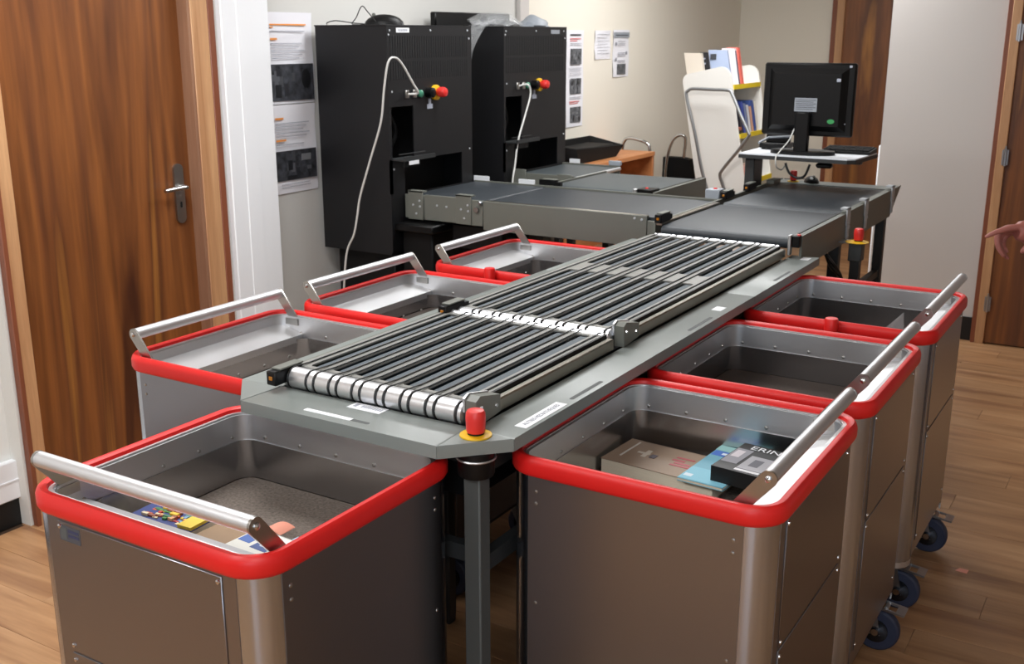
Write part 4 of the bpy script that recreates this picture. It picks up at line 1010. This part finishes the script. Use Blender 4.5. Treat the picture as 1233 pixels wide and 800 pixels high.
def cart_book(label, x0, x1, y0, y1, z0, z1, col, name='book'):
    t = thing(name, label, 'book', (sh((x0 + x1) / 2, z0), (y0 + y1) / 2, z0), 'books on the white cart')
    def pr(a, b_, c, d, e, f): return MB().prism([(sh(a, e), e), (sh(b_, e), e), (sh(b_, f), f), (sh(a, f), f)], c, d, 'y')
    mb = pr(x0, x1, y0, y0 + .002, z0, z1); q = pr(x0, x1, y1 - .002, y1, z0, z1); mb.add(q.v, q.f); q = pr(x1 - .002, x1, y0, y1, z0, z1); mb.add(q.v, q.f)
    obj('cover', mb, cmat(col), t); obj('pages', pr(x0 + .004, x1 - .003, y0 + .002, y1 - .002, z0 + .003, z1 - .003), 'page_cream', t)
    return t
def zs(x): return 1.312 + (x + 1.115) * .13
b1 = cart_book('cream covered book at the near left of the cart top', -1.42, -1.30, 5.04, 5.06, 1.28, 1.505, (222, 212, 198))
b2 = cart_book('black ring binder sheet beside the cream book on the cart top', -1.325, -1.275, 5.075, 5.09, 1.295, 1.51, (36, 36, 40))
obj('binder_hole', MB().box(sh(-1.31, 1.47), sh(-1.295, 1.47), 5.073, 5.075, 1.465, 1.475).box(sh(-1.31, 1.44), sh(-1.295, 1.44), 5.073, 5.075, 1.435, 1.445), 'label_clip', b2)
b3 = cart_book('pale blue magazine standing in the middle of the cart top', -1.28, -1.15, 5.11, 5.12, 1.30, 1.525, (176, 190, 218))
obj('cover_block', MB().box(sh(-1.27, 1.49), sh(-1.23, 1.49), 5.107, 5.11, 1.465, 1.50), 'ink_dark', b3)
b4 = cart_book('white magazine with dark spine and red marks on the cart top', -1.20, -1.112, 5.14, 5.16, 1.312, 1.535, (232, 224, 226))
obj('spine_strip', MB().prism([(sh(-1.113, 1.315), 1.315), (sh(-1.110, 1.315), 1.315), (sh(-1.110, 1.52), 1.52), (sh(-1.113, 1.52), 1.52)], 5.139, 5.150, 'y'), 'ink_navy', b4)
b5 = cart_book('white booklet with salmon red spine, last on the cart top', -1.19, -1.110, 5.20, 5.225, 1.312, 1.54, (222, 112, 100))
spc = [((40, 42, 54), 'dark'), ((52, 70, 150), 'royal blue'), ((110, 122, 158), 'slate blue'), ((196, 196, 204), 'silver'), ((196, 150, 130), 'tan'), ((60, 84, 150), 'mid blue'), ((220, 214, 206), 'off-white')]
for i, (c, nm) in enumerate(spc):
    cart_book('%s spined book on the middle cart shelf, number %s from the near end' % (nm, ['one', 'two', 'three', 'four', 'five', 'six', 'seven'][i]), -1.30, -1.125, 5.10 + i * .05, 5.143 + i * .05, 1.004, 1.165 + .012 * ((i * 3) % 4), c)
for i, (c, nm) in enumerate([((24, 24, 28), 'black'), ((150, 84, 70), 'brick red')]):
    tt = thing('book', '%s paperback lying flat at the near end of the middle cart shelf' % nm, 'book', (-1.09, 5.055, 1.0 + i * .022), 'books on the white cart')
    obj('cover', MB().box(-1.20, -1.045, 5.015, 5.09, 1.008 + i * .021, 1.028 + i * .021, ch=.002), cmat(c), tt)
for i in range(5):
    c = [(214, 150, 140), (226, 190, 180), (200, 120, 110), (230, 214, 200), (190, 150, 150)][i]
    cart_book('%s book on the lower cart shelf' % ['rosy', 'pale pink', 'brick', 'ivory', 'mauve'][i], -1.29, -1.125, 5.04 + i * .055, 5.085 + i * .055, .708, .80, c)
# ================================================================== BOOKS IN THE BINS
def slab(label, c, size, ang, z0, h, col, name='book', pages=True, group=None, cat='book'):
    """a book lying flat: hard or soft cover around a page block"""
    t = thing(name, label, cat, (c[0], c[1], z0), group); sx, sy_ = size[0] / 2, size[1] / 2
    M_ = Matrix.Translation((c[0], c[1], z0)) @ Matrix.Rotation(math.radians(ang), 4, 'Z')
    th = min(.002, h * .2)
    mb = MB().box(-sx, sx, -sy_, sy_, 0, th, ch=.0004).box(-sx, sx, -sy_, sy_, h - th, h, ch=.0004).box(-sx, sx, sy_ - th, sy_, 0, h)
    obj('cover', mb.xf(M_), cmat(col), t)
    obj('pages', MB().box(-sx + .002, sx - .002, -sy_ + .001, sy_ - th, th, h - th).xf(M_), 'page_cream', t)
    lay = [0]
    def art(nm, x0, x1, y0, y1, c2):
        lay[0] += 1; return obj(nm, MB().box(x0 * sx, x1 * sx, y0 * sy_, y1 * sy_, h, h + .0004 + .00012 * lay[0]).xf(M_), c2 if isinstance(c2, str) else cmat(c2), t)
    return t, art, M_
z0 = .664
t, art, M_ = slab('thick beige book with pink lettering lying in the nearest right bin', (.484, .443), (.275, .146), -4, z0, .037, (150, 128, 108))
for i, (a, b_, ya, yb) in enumerate([(.02, .34, .32, .42), (.0, .22, .08, .20), (.08, .36, -.12, .0), (.05, .42, -.30, -.20)]):
    art('cover_lettering', a, b_, ya, yb, (176, 88, 96))
art('cover_emblem', -.62, -.40, .02, .14, (206, 198, 186)); art('cover_emblem', -.50, -.42, -.2, .36, (206, 198, 186)); art('cover_emblem', -.36, -.26, -.15, .12, (84, 74, 84)); art('cover_emblem', -.80, -.77, -.5, .8, (214, 210, 204))
t, art, M_ = slab('thin sky blue book under the black book in the nearest right bin', (.600, .455), (.105, .225), -4, z0 + .0382, .008, (112, 168, 188))
art('cover_band', -.95, .35, .42, .68, (64, 108, 190)); art('cover_band', -.98, .98, -.98, -.35, (126, 186, 206)); art('cover_print', -.55, .1, .50, .60, (214, 226, 238)); art('cover_print', -.9, -.55, -.85, -.72, (206, 220, 230)); art('cover_band', -1, 1, .7, .98, (140, 186, 186))
zb = z0 + .0382 + .0088
t, art, M_ = slab('black book with grey photographs and white lettering on the sky blue book', (.668, .440), (.105, .160), -6, zb, .034, (16, 16, 18))
obj('spine', MB().box(-.0526, .0526, -.0812, -.0798, 0, .034).xf(M_), cmat((16, 16, 18)), t)
art('cover_photo', -.95, -.25, -.55, .55, (132, 132, 140)); art('cover_photo', -.1, .95, -.75, .22, (158, 158, 164)); art('cover_photo', -.85, -.5, -.1, .4, (196, 190, 196)); art('cover_photo', .2, .6, -.5, 0, (90, 92, 100)); art('cover_strip', -.1, .95, -.92, -.80, (214, 214, 218))
text('cover_title', 'ERIN', .030, M_ @ frame4((.008, .058, .0355), (1, 0, 0), (0, 1, 0)), 'label_white', t, sx=1.1)
z0 = .673
t, art, M_ = slab('colourful comic album lying by the handle of the nearest left bin', (-.182, -.399), (.158, .118), 3, z0 + .042, .018, (52, 66, 128))
rnd = random.Random(4); cols = [(206, 92, 52), (226, 190, 60), (86, 140, 74), (200, 70, 64), (230, 214, 180), (120, 156, 190), (150, 84, 60), (70, 120, 90), (226, 170, 120)]
for q in range(46):
    a, b_ = rnd.uniform(-.75, .6), rnd.uniform(-.1, .8); art('cover_picture', a, a + rnd.uniform(.08, .26), b_, b_ + rnd.uniform(.06, .16), rnd.choice(cols))
art('cover_band', .55, .98, -.2, .9, (226, 198, 66))
slab('thick pale grey catalogue under the comic album and brown notebook in the left bin', (-.142, -.393), (.236, .130), 0, z0, .0415, (176, 174, 168))
slab('plain brown notebook between the comic album and the white booklet in the left bin', (-.058, -.402), (.078, .112), -2, z0 + .042, .012, (150, 122, 92))
t, art, M_ = slab('thick white booklet with blue pictures in the corner of the nearest left bin', (.064, -.396), (.150, .122), -4, z0, .060, (222, 222, 216))
art('cover_picture', -.95, -.55, .1, .75, (70, 104, 176)); art('cover_picture', -.4, .12, -.05, .65, (60, 84, 140)); art('cover_picture', -.25, 0, .15, .42, (190, 204, 224)); art('cover_band', .28, .42, -.3, .95, (110, 146, 64)); art('cover_picture', .5, .95, .1, .6, (150, 172, 190))
t = thing('card', 'curled salmon pink card at the right side of the nearest left bin', 'card', (-.02, -.27, z0), None)
vs = []; fs = []
for i in range(9):
    a = i / 8
    for j in (0, 1): vs.append((-.055 + .050 * a, -.292 + .042 * j + .012 * a, z0 + .020 + .012 * math.sin(a * PI * .9)))
for i in range(8): fs.append((2 * i, 2 * i + 1, 2 * i + 3, 2 * i + 2))
n = len(vs); vs += [(v[0], v[1], v[2] - .0012) for v in vs]; fs += [tuple(q + n for q in f[::-1]) for f in fs]
obj('sheet', MB().add(vs, fs), 'salmon_paper', t)
obj('fold', MB().box(-.055, -.042, -.291, -.252, z0, z0 + .0205), 'salmon_paper', t)
slab('pale blue leaflet beside the salmon card in the nearest left bin', (.045, -.278), (.075, .05), -8, z0, .012, (176, 198, 220))
# film scrap at the handle corner of the farthest right bin
vs = [(.70, 1.372, .80), (.775, 1.376, .80), (.76, 1.42, .865), (.72, 1.50, .80)]
tag(obj('film_scrap', MB().add(vs + [(v[0], v[1] + .001, v[2] + .001) for v in vs], [(0, 1, 2), (0, 2, 3), (6, 5, 4), (7, 6, 4)]), 'faint_film'), 'peak of clear film poking up at the near handle corner of the farthest right bin', 'film')
tag(obj('paper_scrap', MB().add([(x, y, z + FZ) for x, y, z in ((.93, 1.76, .0005), (.965, 1.755, .0005), (.968, 1.775, .004), (.94, 1.78, .002), (.93, 1.76, .002), (.965, 1.755, .002), (.968, 1.775, .0055), (.94, 1.78, .0035))], [(3, 2, 1, 0), (4, 5, 6, 7), (0, 1, 5, 4), (1, 2, 6, 5), (2, 3, 7, 6), (3, 0, 4, 7)]), 'salmon_paper'), 'tiny pink paper scrap on the wooden floor right of the bins', 'paper')
# ================================================================== PERSON AT THE RIGHT EDGE (only the pointing hand is in view)
KN = Vector((0.990, 1.723, 1.070)); RT = Vector((.853, .521, 0)); TW = Vector((.521, -.853, 0))
def hp(l, h, c): return KN - RT * l + Vector((0, 0, h)) + TW * c
pt = thing('person', 'person in a dark sleeve at the right edge, only a pointing hand in view', 'person', (KN.x + RT.x * .52, KN.y + RT.y * .52, 0))
mb = MB()
def limb(pts, rs, n=12): mb.tube(spline(pts, 5), [rs[min(int(i / 5), len(rs) - 1)] * (1 - (i % 5) / 5) + rs[min(int(i / 5) + 1, len(rs) - 1)] * ((i % 5) / 5) for i in range((len(pts) - 1) * 5 + 1)], n)
def ball(p, r, sc=(1, 1, 1)): mb.sphere(p, r, 14, 9, sc)
# palm and fingers
limb([hp(-.115, .0, 0), hp(-.07, .0, 0), hp(-.03, .0, 0), hp(0, .003, 0)], [.024, .031, .034, .027])
ball(hp(-.04, -.008, .006), .033)
limb([hp(-.01, .016, .012), hp(.022, .013, .012), hp(.050, .006, .012), hp(.074, -.004, .011), hp(.090, -.013, .010)], [.0105, .0098, .0088, .0080, .0064]); ball(hp(.090, -.013, .010), .0064)
limb([hp(-.006, .010, -.006), hp(.028, .008, -.008), hp(.050, -.012, -.008), hp(.047, -.044, -.004), hp(.030, -.070, .0)], [.0108, .0100, .0094, .0086, .0066]); ball(hp(.030, -.070, 0), .0066)
limb([hp(-.006, .002, -.024), hp(.022, -.004, -.026), hp(.038, -.030, -.022), hp(.030, -.060, -.014), hp(.014, -.080, -.008)], [.0104, .0098, .0090, .0082, .0062]); ball(hp(.014, -.080, -.008), .0062)
limb([hp(-.012, -.006, -.038), hp(.010, -.018, -.040), hp(.020, -.042, -.034), hp(.010, -.064, -.026)], [.0092, .0086, .0078, .0058]); ball(hp(.010, -.064, -.026), .0058)
limb([hp(-.070, -.014, .020), hp(-.045, -.030, .034), hp(-.020, -.034, .040), hp(-.004, -.050, .040)], [.016, .0125, .0105, .0080]); ball(hp(-.004, -.050, .040), .0080)
# forearm, arms, torso, head, legs
EL = hp(-.36, .02, -.04); SH = hp(-.50, .34, -.10)
limb([hp(-.115, .0, 0), hp(-.24, .008, -.02), EL], [.024, .034, .040]); limb([EL, (EL + SH) / 2, SH], [.042, .047, .055])
PC = KN + RT * .54; F_ = -RT; S_ = TW
def bp(f, s, z): return Vector((PC.x, PC.y, z if z > .2 else z + FZ)) + F_ * f + S_ * s
for s in (-1, 1):
    limb([bp(0, .09 * s, .92), bp(.01, .095 * s, .50), bp(-.01, .10 * s, .09)], [.088, .058, .042])
    limb([bp(-.04, .10 * s, .045), bp(.06, .10 * s, .04), bp(.15, .105 * s, .03)], [.040, .040, .026])
limb([bp(0, 0, .90), bp(0, 0, 1.05), bp(.01, 0, 1.25), bp(0, 0, 1.38)], [.14, .125, .145, .10]); limb([bp(0, -.15, 1.38), bp(0, 0, 1.41), bp(0, .15, 1.38)], [.065, .085, .065])
limb([bp(-.01, 0, 1.40), bp(.0, 0, 1.50), bp(.01, 0, 1.56)], [.060, .052, .055])
ball(bp(.01, 0, 1.61), .098, (1, .86, 1.2)); limb([bp(.095, 0, 1.625), bp(.118, 0, 1.59)], [.010, .014])
limb([bp(0, .17, 1.37), bp(-.01, .22, 1.12), bp(.04, .23, .88)], [.055, .045, .030]); limb([bp(.04, .23, .88), bp(.06, .23, .80), bp(.07, .225, .74)], [.030, .036, .016])
for s in (-1, 1): ball(bp(-.0, .09 * s, 1.61), .024, (.9, .5, 1.2))
o = obj('body', mb, 'skin', pt)
md = o.modifiers.new('fuse', 'REMESH'); md.mode = 'VOXEL'; md.voxel_size = .0042; md.use_smooth_shade = True
ms = o.modifiers.new('soften', 'SMOOTH'); ms.factor = .5; ms.iterations = 3
mb = MB(); limb([hp(-.10, .0, 0), hp(-.15, .002, -.005), hp(-.24, .008, -.02), EL, (EL + SH) / 2, SH], [.032, .037, .045, .052, .058, .068], 16)
limb([bp(0, 0, .86), bp(0, 0, 1.05), bp(.01, 0, 1.25), bp(0, 0, 1.40)], [.155, .145, .165, .11], 18); limb([bp(0, -.16, 1.38), bp(0, 0, 1.41), bp(0, .16, 1.38)], [.08, .10, .08]); limb([bp(0, .17, 1.38), bp(-.01, .22, 1.12), bp(.04, .23, .90)], [.068, .058, .042])
obj('jacket', mb, 'sleeve_dark', pt)
mb = MB()
for s in (-1, 1): limb([bp(0, .09 * s, .95), bp(.01, .095 * s, .50), bp(-.01, .10 * s, .06)], [.105, .078, .062], 16)
obj('trousers', mb, 'trouser_dark', pt)
mb = MB()
for s in (-1, 1): limb([bp(-.06, .10 * s, .05), bp(.06, .10 * s, .045), bp(.17, .105 * s, .035)], [.045, .044, .032], 14)
obj('shoes', mb, 'shoe_black', pt)
mb = MB(); ball(bp(-.015, 0, 1.645), .103, (1, .92, 1.05)); obj('hair', mb, 'hair_brown', pt)
mb = MB()
for s in (-1, 1): ball(bp(.088, .033 * s, 1.615), .011)
obj('eyes', mb, 'eye_white', pt)
mb = MB(); limb([bp(.100, -.022, 1.552), bp(.108, 0, 1.553), bp(.100, .022, 1.552)], [.004, .007, .004]); obj('mouth', mb, 'lip_pink', pt)
